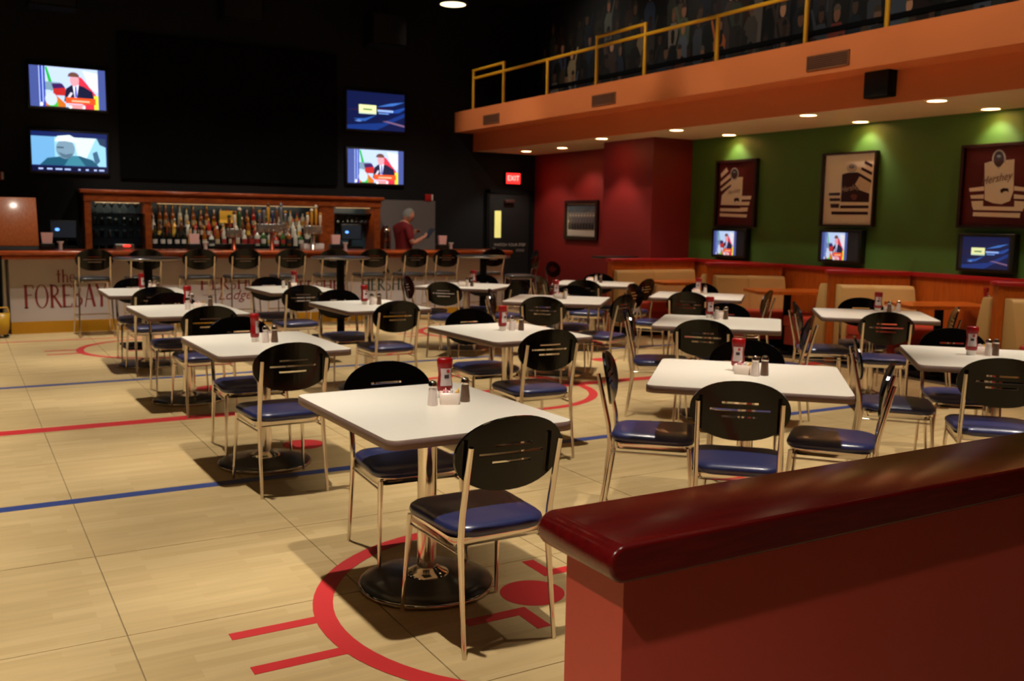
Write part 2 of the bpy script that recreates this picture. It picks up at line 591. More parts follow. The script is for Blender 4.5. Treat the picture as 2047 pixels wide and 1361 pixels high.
def disc(name, cx, cy, r_):
    b = MB().prism([(cx + r_ * math.cos(2 * PI * k / 40), cy + r_ * math.sin(2 * PI * k / 40)) for k in range(40)], 0.0001, LZ)
    return floor_mark(name, b, M_REDLINE)
for cx, cy in ((2.02, 3.22), (6.3, 3.22), (2.02, 11.55), (6.3, 11.55)):
    ring('face_off_circle', cx, cy, 0.91, 0.83)
    disc('face_off_dot', cx - .02, cy - .01, 0.135)
    for sx in (-1, 1):
        for sy in (-1, 1):
            xa, xb = sorted((cx + sx * 0.88, cx + sx * 1.22))
            strip('hash_mark', xa, xb, cy + sy * 0.15 - .03, cy + sy * 0.15 + .03, M_REDLINE)
            qx, qy = cx + sx * 0.125, cy + sy * 0.15
            xa, xb = sorted((qx, qx + sx * 0.28))
            ya, yb = sorted((qy - sy * .03, qy + sy * .03))
            b = MB().box(xa, xb, ya, yb, 0.0001, LZ)
            xa, xb = sorted((qx, qx + sx * 0.06))
            ya, yb = sorted((qy + sy * .03, qy + sy * .17))
            b.box(xa, xb, ya, yb, 0.0001, LZ)
            floor_mark('corner_mark', b, M_REDLINE)
ring('centre_circle', 4.16, 7.385, 0.93, 0.85)
for cx, cy in ((1.98, 6.16), (1.93, 8.6), (6.25, 8.6), (6.3, 6.16)):
    disc('neutral_dot', cx, cy, 0.14)

struct(MB().box(FLOOR_X, RIGHT_X + .2, -3.0, FAR_Y, -0.12, 0.0).build('floor_booths', M_CARPET))
struct(MB().box(FLOOR_X - .02, FLOOR_X + .03, -3.0, 13.4, 0.0005, 0.012).build('trim_1', M_STRIP))
struct(MB().box(-4.1, RIGHT_X + .4, FAR_Y, FAR_Y + .2, -0.12, CEIL_Z).build('wall_far', M_BLACKWALL))
struct(MB().box(-4.2, -4.0, -3.0, FAR_Y, -0.12, CEIL_Z).build('wall_left', M_BLACKWALL))
struct(MB().box(-4.2, RIGHT_X + .4, -3.2, -3.0, -0.12, CEIL_Z).build('wall_back', mat('back_wall_paint', (120, 96, 74), 0.8)))
struct(MB().box(-4.2, RIGHT_X + .4, -3.2, FAR_Y + .2, CEIL_Z, CEIL_Z + .1).build('ceiling', M_CEIL))
struct(MB().box(RIGHT_X, RIGHT_X + .2, -3.0, 10.83, -0.12, SOF_Z).build('wall_right', M_GREEN))
wr = MB().box(RIGHT_X, RIGHT_X + .2, 10.83, FAR_Y, -0.12, SOF_Z)
struct(wr.build('wall_right_red', M_REDWALL))
struct(MB().box(8.63, RIGHT_X, 10.83, 12.03, 0, SOF_Z).build('wall_column', M_REDWALL))
# grey recess panel behind the bar
gp = MB().box(6.2, 7.29, FAR_Y - .03, FAR_Y, 0, 1.86)
struct(gp.build('wall_panel', M_GREYWALL))

# balcony
BX, FX = 7.67, 8.04
balc = bpy.data.objects.new('balcony', None)
COL.objects.link(balc)
struct(balc)
MB().box(FX + .02, RIGHT_X + .2, -3.0, FAR_Y, SOF_Z, SOF_Z + .02).build('soffit', M_TAN, balc)
MB().box(FX, FX + .02, -3.0, FAR_Y, SOF_Z - .004, 3.06).build('lower_fascia', M_ORANGE, balc)
MB().box(BX, FX + .1, -3.0, FAR_Y, 3.06, 3.405).build('upper_fascia', M_ORANGE, balc)
MB().box(FX + .1, RIGHT_X + .2, -3.0, FAR_Y, 3.2, 3.38).build('deck', M_MATTE, balc)
struct(MB().box(RIGHT_X, RIGHT_X + .2, -3.0, FAR_Y, 3.38, CEIL_Z).build('wall_mural', mat('mural_ground', (20, 20, 22), 0.85)))

# painted crowd on the balcony's back wall
mur = thing('crowd_mural', 'dim painted mural of a standing crowd above the balcony railing', 'mural', (RIGHT_X - .002, 9.0, 4.34), R(-90))
pal = [(84, 88, 96), (64, 70, 80), (140, 72, 34), (58, 66, 50), (112, 102, 92), (92, 40, 32), (50, 64, 88), (120, 104, 78), (60, 46, 40), (74, 76, 68), (40, 40, 40), (52, 48, 44)]
skin = [(150, 104, 76), (124, 84, 62), (168, 122, 92), (104, 72, 54)]
polys = []
mw_, mh_ = 12.0, 1.88
for row in range(5):
    n = 46 - row * 2
    for k in range(n):
        cx = (k + rnd.uniform(.2, .8)) / n
        base = 0.70 - row * 0.155 + rnd.uniform(-.06, .06)
        hu = 0.045 / mw_ * rnd.uniform(.85, 1.2)
        dim = rnd.choice((.35, .55, .8, 1.5)) * rnd.uniform(.8, 1.15) * (1 - .06 * (4 - row))
        def dk(c): return tuple(min(255, int(q * dim)) for q in c)
        bc, lc = rnd.choice(pal), rnd.choice(pal)
        hv = .052
        sw = hu * 2.6
        polys.append((dk((40, 46, 60) if rnd.random() < .6 else lc), [(cx - sw * .6, base - .62), (cx - sw * .1, base - .62), (cx, base - .3), (cx + sw * .15, base - .62), (cx + sw * .65, base - .62), (cx + sw * .7, base - .2), (cx - sw * .7, base - .2)]))
        polys.append((dk(bc), [(cx - sw * .8, base - .28), (cx + sw * .8, base - .28), (cx + sw, base + .0), (cx + sw * .5, base + .06), (cx - sw * .5, base + .06), (cx - sw, base + .0)]))
        if rnd.random() < .35:
            sgn = rnd.choice((-1, 1))
            polys.append((dk(bc), [(cx + sgn * sw * .8, base), (cx + sgn * sw * 1.5, base + .16), (cx + sgn * sw * 1.25, base + .17), (cx + sgn * sw * .5, base + .03)]))
        polys.append((dk(rnd.choice(skin)), ell(cx, base + .115, hu, hv, 10)))
        polys.append((dk(rnd.choice([(40, 28, 20), (70, 60, 50), (30, 24, 22), (90, 70, 44)])), ell(cx, base + .14, hu * 1.08, hv * .75, 8, 0, 180)))
polys = [(c, [(min(max(u, 0), 1), min(max(v, 0), 1)) for u, v in p]) for c, p in polys]
picture('painted_figures', mw_, mh_, polys, M_MURAL, mur, -0.002, 0.00002)
MB().box(-mw_ / 2, mw_ / 2, -.03, -.015, -.46, -.40).build('dark_rail', M_MATTE, mur)

# ------------------------------------------------------------------ balcony railing
rail = thing('balcony_railing', 'yellow tubular safety railing along the top of the orange balcony', 'railing', (BX + .04, 0, 3.405))
posts = [14.58, 13.55, 12.24, 10.98, 9.92, 8.58, 7.24, 6.24, 4.9, 3.6, 2.2]
HI = {14.58, 13.55, 10.98, 9.92}
for y in posts:
    MB().tube([(0, y, 0), (0, y, 0.66 if y in HI else 0.53)], 0.024, 10).build('post', M_YELLOW, rail)
MB().tube([(0, 14.58, .51), (0, 2.2, .51)], 0.022, 10).build('top_rail', M_YELLOW, rail)
MB().tube([(0, 14.60, .64), (0, 13.53, .64)], 0.022, 10).build('raised_rail', M_YELLOW, rail)
MB().tube([(0, 11.0, .64), (0, 9.9, .64)], 0.022, 10).build('raised_rail', M_YELLOW, rail)

for y0, y1, w in ((13.6, 14.13, 'farthest'), (10.46, 11.0, 'middle'), (6.62, 7.16, 'nearest')):
    yc, ww, hh = (y0 + y1) / 2, y1 - y0, .15
    t = thing('air_vent', '%s brown louvred air vent in the upper balcony fascia' % w, 'vent', (BX, yc, 3.185), R(-90), 'balcony vents')
    MB().box(-ww / 2, ww / 2, -.006, 0, -hh / 2, hh / 2).build('backing', M_VENTDK, t)
    fr = MB()
    for a in ((-ww / 2, ww / 2, hh / 2 - .012, hh / 2), (-ww / 2, ww / 2, -hh / 2, -hh / 2 + .012), (-ww / 2, -ww / 2 + .012, -hh / 2, hh / 2), (ww / 2 - .012, ww / 2, -hh / 2, hh / 2)):
        fr.box(a[0], a[1], -.014, 0, a[2], a[3])
    fr.build('frame', M_VENT, t)
    for k in range(7):
        z = -hh / 2 + .02 + k * .0185
        MB().add([(-ww / 2 + .01, -.004, z), (ww / 2 - .01, -.004, z), (ww / 2 - .01, -.013, z - .009), (-ww / 2 + .01, -.013, z - .009)], [(0, 1, 2, 3)]).build('slat', M_VENT, t)
t = thing('wall_speaker', 'black square loudspeaker on the lower balcony fascia', 'speaker', (FX, 6.49, 2.94), R(-90))
MB().rbox(-.15, .15, -.12, 0, -.135, .135, .01).build('cabinet', M_MATTE, t)
MB().rbox(-.14, .14, -.13, -.12, -.125, .125, .004).build('grille', M_BLACK, t)

# recessed lamps under the balcony
def downlight(x, y, label, watts, size, rot=(0, 0, 0), rad=.09):
    t = thing('recessed_downlight', label, 'downlight', (x, y, SOF_Z), 0, 'recessed lamps under the balcony')
    MB().lathe([(rad * 1.25, 0), (rad * 1.25, -.008), (rad, -.010), (rad, -.002)], 24).build('trim_ring', M_TRIMRING, t)
    MB().lathe([(0.0001, -.004), (rad, -.004)], 24).build('lens', M_LENS2, t)
    spot(t, (0, 0, -.03), watts, size, 0.5, 0.06, rot=rot)
for y, w in ((11.5, 'first'), (9.83, 'second'), (7.6, 'third'), (6.0, 'fourth'), (4.2, 'fifth')):
    downlight(8.2, y, 'round recessed downlight, %s from the column in the outer soffit row' % w, DOWN_W, R(85))
for y, w in ((9.89, 'dark red framed jersey at the column'), (7.7, 'cream framed jersey'), (6.08, 'large red framed jersey')):
    downlight(9.17, y, 'round recessed downlight washing the green wall above the %s' % w, WASH_W, R(88), (R(0), R(-24), 0))
downlight(8.68, 14.42, 'round recessed downlight nearest the exit door', DOWN_W, R(110))
downlight(8.72, 13.34, 'round recessed downlight above the framed team photo', WASH_W * 2.2, R(100), (0, R(-15), 0))
downlight(8.3, 12.6, 'round recessed downlight between column and team photo', 0.01, R(60), rad=.02) if False else None

# ------------------------------------------------------------------ high ceiling lamps over the dining floor
def pendant(x, y, label, watts=LAMP_W, cone=52):
    t = thing('pendant_lamp', label, 'lamp', (x, y, 4.47), 0, 'high round lamps over the dining floor')
    MB().lathe([(.205, -.005), (.215, 0), (.20, .06), (.15, .14), (.07, .20), (.05, .22)], 28).build('shade', M_MATTE, t)
    MB().lathe([(.0001, -.012), (.10, -.011), (.2, -.003)], 28).build('lens', M_LENS, t)
    MB().tube([(0, 0, .2), (0, 0, CEIL_Z - 4.47)], .015, 8).build('stem', M_MATTE, t)
    spot(t, (0, 0, -.04), watts, R(cone), 0.75, .045)
pendant(6.05, 12.07, 'round warm high bay lamp glowing at the top of the photo')
for i, x in enumerate((-1.3, 1.15, 3.6, 6.05)):
    for j, y in enumerate((-1.9, 0.4, 2.7, 5.0, 7.3, 9.65, 12.07)):
        if (x, y) == (6.05, 12.07) or (x > 6 and y < 1):
            continue
        wt, cn = LAMP_W, 52
        if y < 1 and x > 0:
            wt = LAMP_W * (.3 if y > 0 else .15)
        if x < 0 and y < 1:
            wt, cn = LAMP_W * (1.8 if y > 0 else .15), 80
        pendant(x, y, 'round high bay lamp above the frame, %s from the left in the %s row' % (ORD[i], ORD[j]), wt, cn)

# unseen ceiling spotlights; those for bar and mural are added to brighten them
def track_spot(x, y, target, label, watts, size=R(60)):
    z = CEIL_Z - .12
    t = thing('track_spotlight', label, 'spotlight', (x, y, z), 0, 'ceiling track spotlights')
    d_ = (Vector(target) - Vector((x, y, z - .06))).normalized()
    q = d_.to_track_quat('-Z', 'Y').to_euler()
    MB().tube([(0, 0, .12), (0, 0, 0)], .012, 8).build('stem', M_MATTE, t)
    MB().tube([Vector((0, 0, -.06)) - d_ * .09, Vector((0, 0, -.06)) + d_ * .07], [.045, .055], 14).build('can', M_MATTE, t)
    MB().tube([Vector((0, 0, -.06)) + d_ * .071, Vector((0, 0, -.06)) + d_ * .073], .045, 14).build('lens', M_LENS2, t)
    spot(t, Vector((0, 0, -.06)) + d_ * .09, watts, size, 0.8, .05, rot=q)
for i, x in enumerate((1.3, 3.1, 4.9, 6.7)):
    track_spot(x, 11.3, (x, 14.0, 1.2), 'added unseen spotlight brightening the bar, %s from the left' % ORD[i], BAR_W)
for i, y in enumerate((13.9, 11.8, 9.7, 7.6, 5.5, 3.4)):
    track_spot(5.7, y, (BX, y, 3.2), 'black ceiling spotlight aimed at the balcony front, %s from the far wall' % ORD[i], FASCIA_W, R(62))
for i, y in enumerate((13.2, 10.8, 8.4, 6.0)):
    track_spot(7.9, y, (RIGHT_X, y, 4.2), 'added unseen spotlight brightening the mural, %s from the far wall' % ORD[i], MURAL_W, R(110))

# ------------------------------------------------------------------ foreground half wall
hw = thing('half_wall', 'red half wall with a rounded dark red wooden cap', 'half wall', (0, 0, 0))
MB().box(.842, 5.2, 1.092, 1.246, 0, 1.004).build('wall_body', M_HALF, hw)
CZ0, CZ1, CX0 = 1.003, 1.062, .798
cr_ = (CZ1 - CZ0) / 2
def cap_profile(ins):
    pr = [(5.25, CZ0 + ins)]
    for k in range(13):
        a_ = R(270 - 180 * k / 12)
        pr.append((CX0 + cr_ + (cr_ - ins) * math.cos(a_), (CZ0 + CZ1) / 2 + (cr_ - ins) * math.sin(a_)))
    pr.append((5.25, CZ1 - ins))
    return pr
cb = MB()
rings_ = [(1.068, .0065), (1.0686, .0035), (1.0705, .0012), (1.0745, 0), (1.2645, 0), (1.2685, .0012), (1.2704, .0035), (1.271, .0065)]
cv = [(x, y, z) for y, i_ in rings_ for x, z in cap_profile(i_)]
nn = 15
cb.add(cv, [(j * nn + k, j * nn + (k + 1) % nn, (j + 1) * nn + (k + 1) % nn, (j + 1) * nn + k) for j in range(len(rings_) - 1) for k in range(nn)], 0, True)
cb.add(cv[:nn], [tuple(reversed(range(nn)))])
cb.add(cv[-nn:], [tuple(range(nn))])
cb.build('cap', M_CAPWOOD, hw)

# ------------------------------------------------------------------ dining chair
def oval_back(w, h, th, cz, y_c, lean, slots):
    """black oval back with slots cut through, bowed backwards"""
    hw_, hh_ = w / 2, h / 2
    zs = sorted(set([round(-hh_ * math.cos(PI * k / 22), 5) for k in range(23)] + [s for sl in slots for s in (sl[1] - sl[2], sl[1] + sl[2])]))
    xs = sorted(set([round(-hw_ + w * k / 16, 5) for k in range(17)] + [s for sl in slots for s in (-sl[0], sl[0])]))
    def half(z):
        q = max(0.0, 1 - abs(z / hh_) ** 2.15)
        return hw_ * q ** (1 / 2.15)
    b = MB()
    idx = {}
    vs = []
    def vert(i, j, side):
        k = (i, j, side)
        if k not in idx:
            z = zs[j]
            x = max(-half(z), min(half(z), xs[i]))
            y = y_c - lean * z - 0.022 * (1 - (x / hw_) ** 2) + (th / 2 if side else -th / 2)
            idx[k] = len(vs)
            vs.append((x, y, cz + z))
        return idx[k]
    solid = set()
    for j in range(len(zs) - 1):
        zm = (zs[j] + zs[j + 1]) / 2
        for i in range(len(xs) - 1):
            xm = (xs[i] + xs[i + 1]) / 2
            h0, h1 = half(zs[j]), half(zs[j + 1])
            if min(abs(xs[i]), abs(xs[i + 1])) >= max(h0, h1) and xs[i] * xs[i + 1] >= 0:
                continue
            if any(abs(xm) < sl[0] and abs(zm - sl[1]) < sl[2] for sl in slots):
                continue
            solid.add((i, j))
    fs = []
    for i, j in solid:
        fs.append((vert(i, j, 0), vert(i + 1, j, 0), vert(i + 1, j + 1, 0), vert(i, j + 1, 0)))
        fs.append((vert(i, j, 1), vert(i, j + 1, 1), vert(i + 1, j + 1, 1), vert(i + 1, j, 1)))
        for (di, dj, e0, e1) in ((-1, 0, (i, j + 1), (i, j)), (1, 0, (i + 1, j), (i + 1, j + 1)), (0, -1, (i, j), (i + 1, j)), (0, 1, (i + 1, j + 1), (i, j + 1))):
            if (i + di, j + dj) not in solid:
                fs.append((vert(*e0, 0), vert(*e0, 1), vert(*e1, 1), vert(*e1, 0)))
    b.add(vs, fs, 0, False)
    me = b.mesh('backrest', M_LACQ)
    bm = bmesh.new()
    bm.from_mesh(me)
    bmesh.ops.remove_doubles(bm, verts=bm.verts, dist=1e-5)
    bmesh.ops.dissolve_degenerate(bm, dist=1e-5, edges=bm.edges)
    bm.to_mesh(me)
    bm.free()
    return me

def cushion(wf, wr, d, z0, z1, rnd_=.07):
    """puffed seat pad: rings of a rounded trapezoid"""
    b = MB()
    base = rrect(1, 1, .22, 6)
    def ringpts(s, z):
        out = []
        for x, y in base:
            w = (wr + (wf - wr) * (y + .5)) 
            out.append((x * w * s, y * d * s, z))
        return out
    lev = [(.90, z0), (.975, z0 + (z1 - z0) * .15), (1.0, z0 + (z1 - z0) * .42), (.985, z0 + (z1 - z0) * .66), (.93, z0 + (z1 - z0) * .84), (.78, z0 + (z1 - z0) * .95), (.5, z1), (.2, z1 + .002)]
    n = len(base)
    vs, fs = [], []
    for s, z in lev:
        vs += ringpts(s, z)
    for i in range(len(lev) - 1):
        for k in range(n):
            fs.append((i * n + k, i * n + (k + 1) % n, (i + 1) * n + (k + 1) % n, (i + 1) * n + k))
    b.add(vs, fs, 0, True)
    b.add(vs[:n], [tuple(reversed(range(n)))])
    b.add(vs[-n:], [tuple(range(n))], 0, True)
    return b

SLOTS = [(.078, .036, .0055), (.13, .004, .0055), (.078, -.028, .0055)]
back_me = oval_back(.435, .275, .014, .72, -.228, .18, SLOTS)
def make_chair():
    t = thing('dining_chair', '', 'chair', (0, 0, 0), 0, 'black oval-back dining chairs')
    cushion(.445, .39, .43, .412, .468).build('seat', M_NAVY, t)
    fr = MB()
    pts = rrect(.40, .385, .05, 4)
    for k in range(len(pts)):
        pass
    n = len(pts)
    vs = [(x * (1 + .06 * y), y, z) for z in (.386, .417) for x, y in pts] + [(x * .93 * (1 + .06 * y), y * .93, z) for z in (.386, .417) for x, y in pts]
    fr.add(vs, [(k, (k + 1) % n, n + (k + 1) % n, n + k) for k in range(n)] + [(2 * n + (k + 1) % n, 2 * n + k, 3 * n + k, 3 * n + (k + 1) % n) for k in range(n)] + [((k + 1) % n, k, 2 * n + k, 2 * n + (k + 1) % n) for k in range(n)], 0, True)
    fr.build('seat_frame', M_CHROME, t)
    link('backrest', back_me, t)
    for s in (-1, 1):
        MB().tube([(s * .186, -.262, 0), (s * .184, -.235, .2), (s * .18, -.212, .40), (s * .18, -.222, .50), (s * .18, -.258, .66), (s * .18, -.283, .765)],
                  [.0085, .010, .0125, .0125, .0115, .0105], 10).build('rear_leg', M_CHROME, t)
        MB().tube([(s * .212, .222, 0), (s * .203, .203, .2), (s * .192, .186, .405)], [.0075, .0095, .0125], 10).build('front_leg', M_CHROME, t)
        MB().tube([(s * .1945, .19, .365), (s * .181, -.214, .365)], .0055, 8).build('side_stretcher', M_CHROME, t)
    return t
chair0 = make_chair()
first_chair = [True]
def place_chair(bx, by, face, label):
    """bx, by: where the backrest stands; face: heading in degrees the sitter looks to"""
    a = R(face)
    loc = (bx + math.cos(a) * .255, by + math.sin(a) * .255, 0)
    rz = a - PI / 2
    if first_chair[0]:
        first_chair[0] = False
        chair0.location, chair0.rotation_euler = loc, (0, 0, rz)
        chair0['label'] = label
        return chair0
    return dup(chair0, loc, rz, label)

# ------------------------------------------------------------------ tables
def make_table(name, w, d):
    t = thing(name, '', 'table')
    MB().prism(rrect(w - .008, d - .008, .045), .728, .762).build('table_top', M_TABLE, t)
    eb = MB()
    po, pi_ = rrect(w, d, .05), rrect(w - .012, d - .012, .045)
    n = len(po)
    vs = [(x, y, .726) for x, y in po] + [(x, y, .757) for x, y in po] + [(x, y, .7615) for x, y in pi_] + [(x, y, .726) for x, y in pi_]
    eb.add(vs, [(k, (k + 1) % n, n + (k + 1) % n, n + k) for k in range(n)] + [(n + k, n + (k + 1) % n, 2 * n + (k + 1) % n, 2 * n + k) for k in range(n)] + [((k + 1) % n, k, 3 * n + k, 3 * n + (k + 1) % n) for k in range(n)], 0, True)
    eb.build('edge_band', M_EDGE, t)
    MB().prism(rrect(.3, .3, .03), .712, .728).build('mounting_plate', M_BLACK, t)
    MB().lathe([(.041, .05), (.041, .712)], 24).build('column', M_CHROME, t)
    ba = MB().lathe([(.278, 0), (.284, .006), (.284, .016), (.273, .026), (.22, .036), (.14, .046), (.11, .052), (.0001, .052)], 40)
    base = ba.build('base_disc', M_IRON, t)
    MB().lathe([(.095, .050), (.09, .058), (.065, .066), (.05, .078), (.0405, .082)], 28).build('collar', M_CHROME, base)
    MB().lathe([(.279, .020), (.285, .018), (.2865, .012), (.285, .004), (.279, .002)], 40).build('base_rim', M_CHROME, base)
    return t
rect0 = make_table('rectangular_table', .79, 1.01)
rect0['group'] = 'square-set dining tables'
sq0 = make_table('square_table', .96, .96)
sq0['group'] = 'turned square dining tables'

TABLES = {
    # key: (x, y, rotation, kind, description)
    'A': (1.655, 3.505, 1.0, 0, 'the nearest table'),
    'B': (1.612, 5.79, 0.5, 0, 'the second table of the left row'),
    'C': (1.62, 8.09, 1.0, 0, 'the third table of the left row'),
    'D': (1.64, 10.2, -1.0, 0, 'the last table of the left row'),
    'G': (3.33, 5.74, 1.0, 0, 'the front table of the second row'),
    'F': (3.18, 7.98, 1.5, 0, 'the middle table of the second row'),
    'E': (3.15, 10.1, 1.0, 0, 'the last table of the second row'),
    'J': (3.50, 3.555, 46, 1, 'the nearest turned table'),
    'N': (5.36, 3.41, 44, 1, 'the turned table at the right edge'),
    'K': (5.22, 5.65, 44, 1, 'the second turned table from the half wall'),
    'H': (5.20, 7.97, 48, 1, 'the turned table left of the first booth'),
    'L': (6.95, 7.87, 44, 1, 'the turned table beside the second booth'),
    'O': (7.04, 9.95, 47, 1, 'the turned table beside the first booth'),
    'M': (7.04, 5.65, 47, 1, 'the turned table beside the third booth'),
    'P': (5.24, 10.03, 42, 1, 'the turned table nearest the bar'),
}
tops = {}
used = {0: False, 1: False}
def cap_words(s):
    return s
for k, (x, y, a, kind, desc) in TABLES.items():
    src = (rect0, sq0)[kind]
    noun = ('white rectangular pedestal table', 'white square pedestal table')[kind]
    label = '%s with disc base, %s' % (noun, desc.replace('table ', 'one ') if False else desc)
    if not used[kind]:
        used[kind] = True
        src.location, src.rotation_euler = (x, y, 0), (0, 0, R(a))
        src['label'] = label
    else:
        dup(src, (x, y, 0), R(a), label)

def chair_label(side, k):
    return 'black oval-back chair at the %s side of %s' % (side, TABLES[k][4])
CH = [('A', 'near', 1.658, 2.81, 90), ('A', 'far', 1.745, 4.16, -92), ('B', 'near', 1.565, 5.03, 91), ('B', 'far', 1.63, 6.46, -90),
      ('C', 'near', 1.65, 7.36, 90), ('C', 'far', 1.62, 8.75, -91), ('D', 'near', 1.62, 9.5, 90), ('D', 'far', 1.64, 10.88, -90),
      ('G', 'near', 3.24, 5.04, 87), ('G', 'far', 3.39, 6.44, -90), ('F', 'near', 3.18, 7.32, 90), ('F', 'far', 3.13, 8.64, -90),
      ('E', 'near', 3.03, 9.38, 90), ('E', 'far', 3.07, 10.76, -90),
      ('J', 'near', 2.935, 3.02, 47), ('J', 'far', 4.02, 4.10, -133), ('J', 'left', 2.945, 4.02, -42), ('J', 'right', 4.03, 3.11, 128),
      ('N', 'near', 4.76, 2.97, 42), ('N', 'far', 5.83, 4.02, -130), ('N', 'left', 4.85, 4.0, -48),
      ('K', 'near', 4.60, 5.14, 42), ('K', 'far', 5.76, 6.16, -135), ('K', 'left', 4.665, 6.08, -40), ('K', 'right', 5.60, 5.06, 124),
      ('H', 'near', 4.60, 7.31, 48), ('H', 'far', 5.72, 8.48, -132), ('H', 'left', 4.60, 8.28, -35), ('H', 'right', 5.50, 7.27, 115),
      ('P', 'near', 4.64, 9.44, 44), ('P', 'far', 5.74, 10.55, -135), ('P', 'left', 4.68, 10.5, -38), ('P', 'right', 5.56, 9.35, 112),
      ('O', 'near', 6.43, 9.30, 47), ('O', 'far', 7.44, 10.42, -130), ('O', 'left', 6.32, 10.1, -10), ('O', 'right', 7.35, 9.25, 115),
      ('L', 'near', 6.35, 7.34, 42), ('L', 'far', 7.45, 8.40, -138), ('L', 'left', 6.55, 8.5, -60), ('L', 'right', 7.37, 7.24, 122),
      ('M', 'near', 6.47, 5.05, 46), ('M', 'far', 7.50, 6.16, -135), ('M', 'left', 6.5, 6.05, -38), ('M', 'right', 7.45, 5.12, 130)]
for k, side, bx, by, face in CH:
    place_chair(bx, by, face, chair_label(side, k))

place_chair(8.87, 13.8, -65, 'black oval-back chair standing alone against the dark red wall')

# ------------------------------------------------------------------ things on the tables
TZ = .762
def make_ketchup():
    t = thing('ketchup_bottle', '', 'bottle', group='ketchup bottles on the tables')
    MB().lathe([(.030, .030), (.034, .036), (.035, .055), (.031, .085), (.029, .105), (.033, .135), (.035, .150), (.035, .168), (.031, .176), (.0001, .177)], 18, sy=.72).build('body', M_KETCHUP, t)
    MB().lathe([(.025, 0), (.027, .003), (.027, .026), (.030, .030)], 18, sy=.8).build('cap', M_WHITE, t)
    lb = MB()
    vs, fs = [], []
    n = 8
    for zi, (z, r_) in enumerate(((.056, .0357), (.085, .0322), (.105, .0302), (.132, .0334))):
        for q in range(n + 1):
            a = R(-90 - 48 + 96 * q / n)
            vs.append((r_ * math.cos(a), r_ * math.sin(a) * .73 , z))
    for i in range(3):
        for q in range(n):
            fs.append((i * (n + 1) + q, i * (n + 1) + q + 1, (i + 1) * (n + 1) + q + 1, (i + 1) * (n + 1) + q))
    lb.add(vs, fs, 0, True)
    l = lb.build('label', mat('label_silver', (206, 190, 188), 0.5), t)
    MB().add([(-.010, -.0243, .089), (.010, -.0243, .089), (.010, -.0243, .104), (-.010, -.0243, .104)], [(0, 1, 2, 3)]).build('label_print', mat('label_dark_print', (70, 50, 54), 0.5), l)
    MB().add([(x, -.0272, z) for x, z in ell(.006, .120, .0075, .008, 14)], [tuple(range(14))]).build('label_tomato', mat('label_red_print', (190, 40, 44), 0.5), l)
    return t
def make_shaker(name, fill):
    t = thing(name, '', 'shaker', group='salt and pepper shakers')
    MB().lathe([(.021, 0), (.0225, .003), (.0215, .02), (.018, .055), (.0165, .072), (.0165, .078)], 10, smooth=False).build('glass_body', fill, t)
    MB().lathe([(.0185, .076), (.019, .080), (.019, .090), (.016, .099), (.009, .104), (.0001, .105)], 14).build('lid', M_CHROME, t)
    return t
def make_caddy():
    t = thing('sugar_caddy', '', 'caddy', group='sugar packet caddies')
    b = MB()
    o, i_ = rrect(.086, .062, .012, 3), rrect(.078, .054, .010, 3)
    n = len(o)
    vs = [(x * .93, y * .9, 0) for x, y in o] + [(x, y, .050) for x, y in o] + [(x, y, .050) for x, y in i_] + [(x * .93, y * .9, .006) for x, y in i_]
    b.add(vs, [(k, (k + 1) % n, n + (k + 1) % n, n + k) for k in range(n)] + [(n + k, n + (k + 1) % n, 2 * n + (k + 1) % n, 2 * n + k) for k in range(n)] + [(2 * n + k, 2 * n + (k + 1) % n, 3 * n + (k + 1) % n, 3 * n + k) for k in range(n)], 0, True)
    b.add(vs, [tuple(reversed(range(n))), tuple(range(3 * n, 4 * n))])
    b.build('dish', M_CERAMIC, t)
    for q in range(9):
        x = -.031 + q * .0078
        m = (M_PINK, M_PACKW, M_PINK, M_PACKW, M_PACKW, M_PACKW, M_PACKW, M_PACKY, M_PACKY)[q]
        zt = .058 + .006 * math.sin(q * 1.7)
        MB().add([(x, -.024, .008), (x, .024, .008), (x + .006, .024, zt), (x + .006, -.024, zt), (x + .004, -.024, .008), (x + .004, .024, .008), (x + .010, .024, zt), (x + .010, -.024, zt)],
                 [(0, 1, 2, 3), (7, 6, 5, 4), (3, 2, 6, 7), (0, 3, 7, 4), (1, 5, 6, 2)]).build('packet', m, t)
    return t
ket0, salt0, pep0, cad0 = make_ketchup(), make_shaker('salt_shaker', M_SALT), make_shaker('pepper_shaker', M_PEPPER), make_caddy()
protos = {'K': [ket0, 'red ketchup bottle on %s', False], 'S': [salt0, 'chrome-topped salt shaker on %s', False],
          'P': [pep0, 'chrome-topped pepper shaker on %s', False], 'C': [cad0, 'white dish of sugar packets on %s', False]}
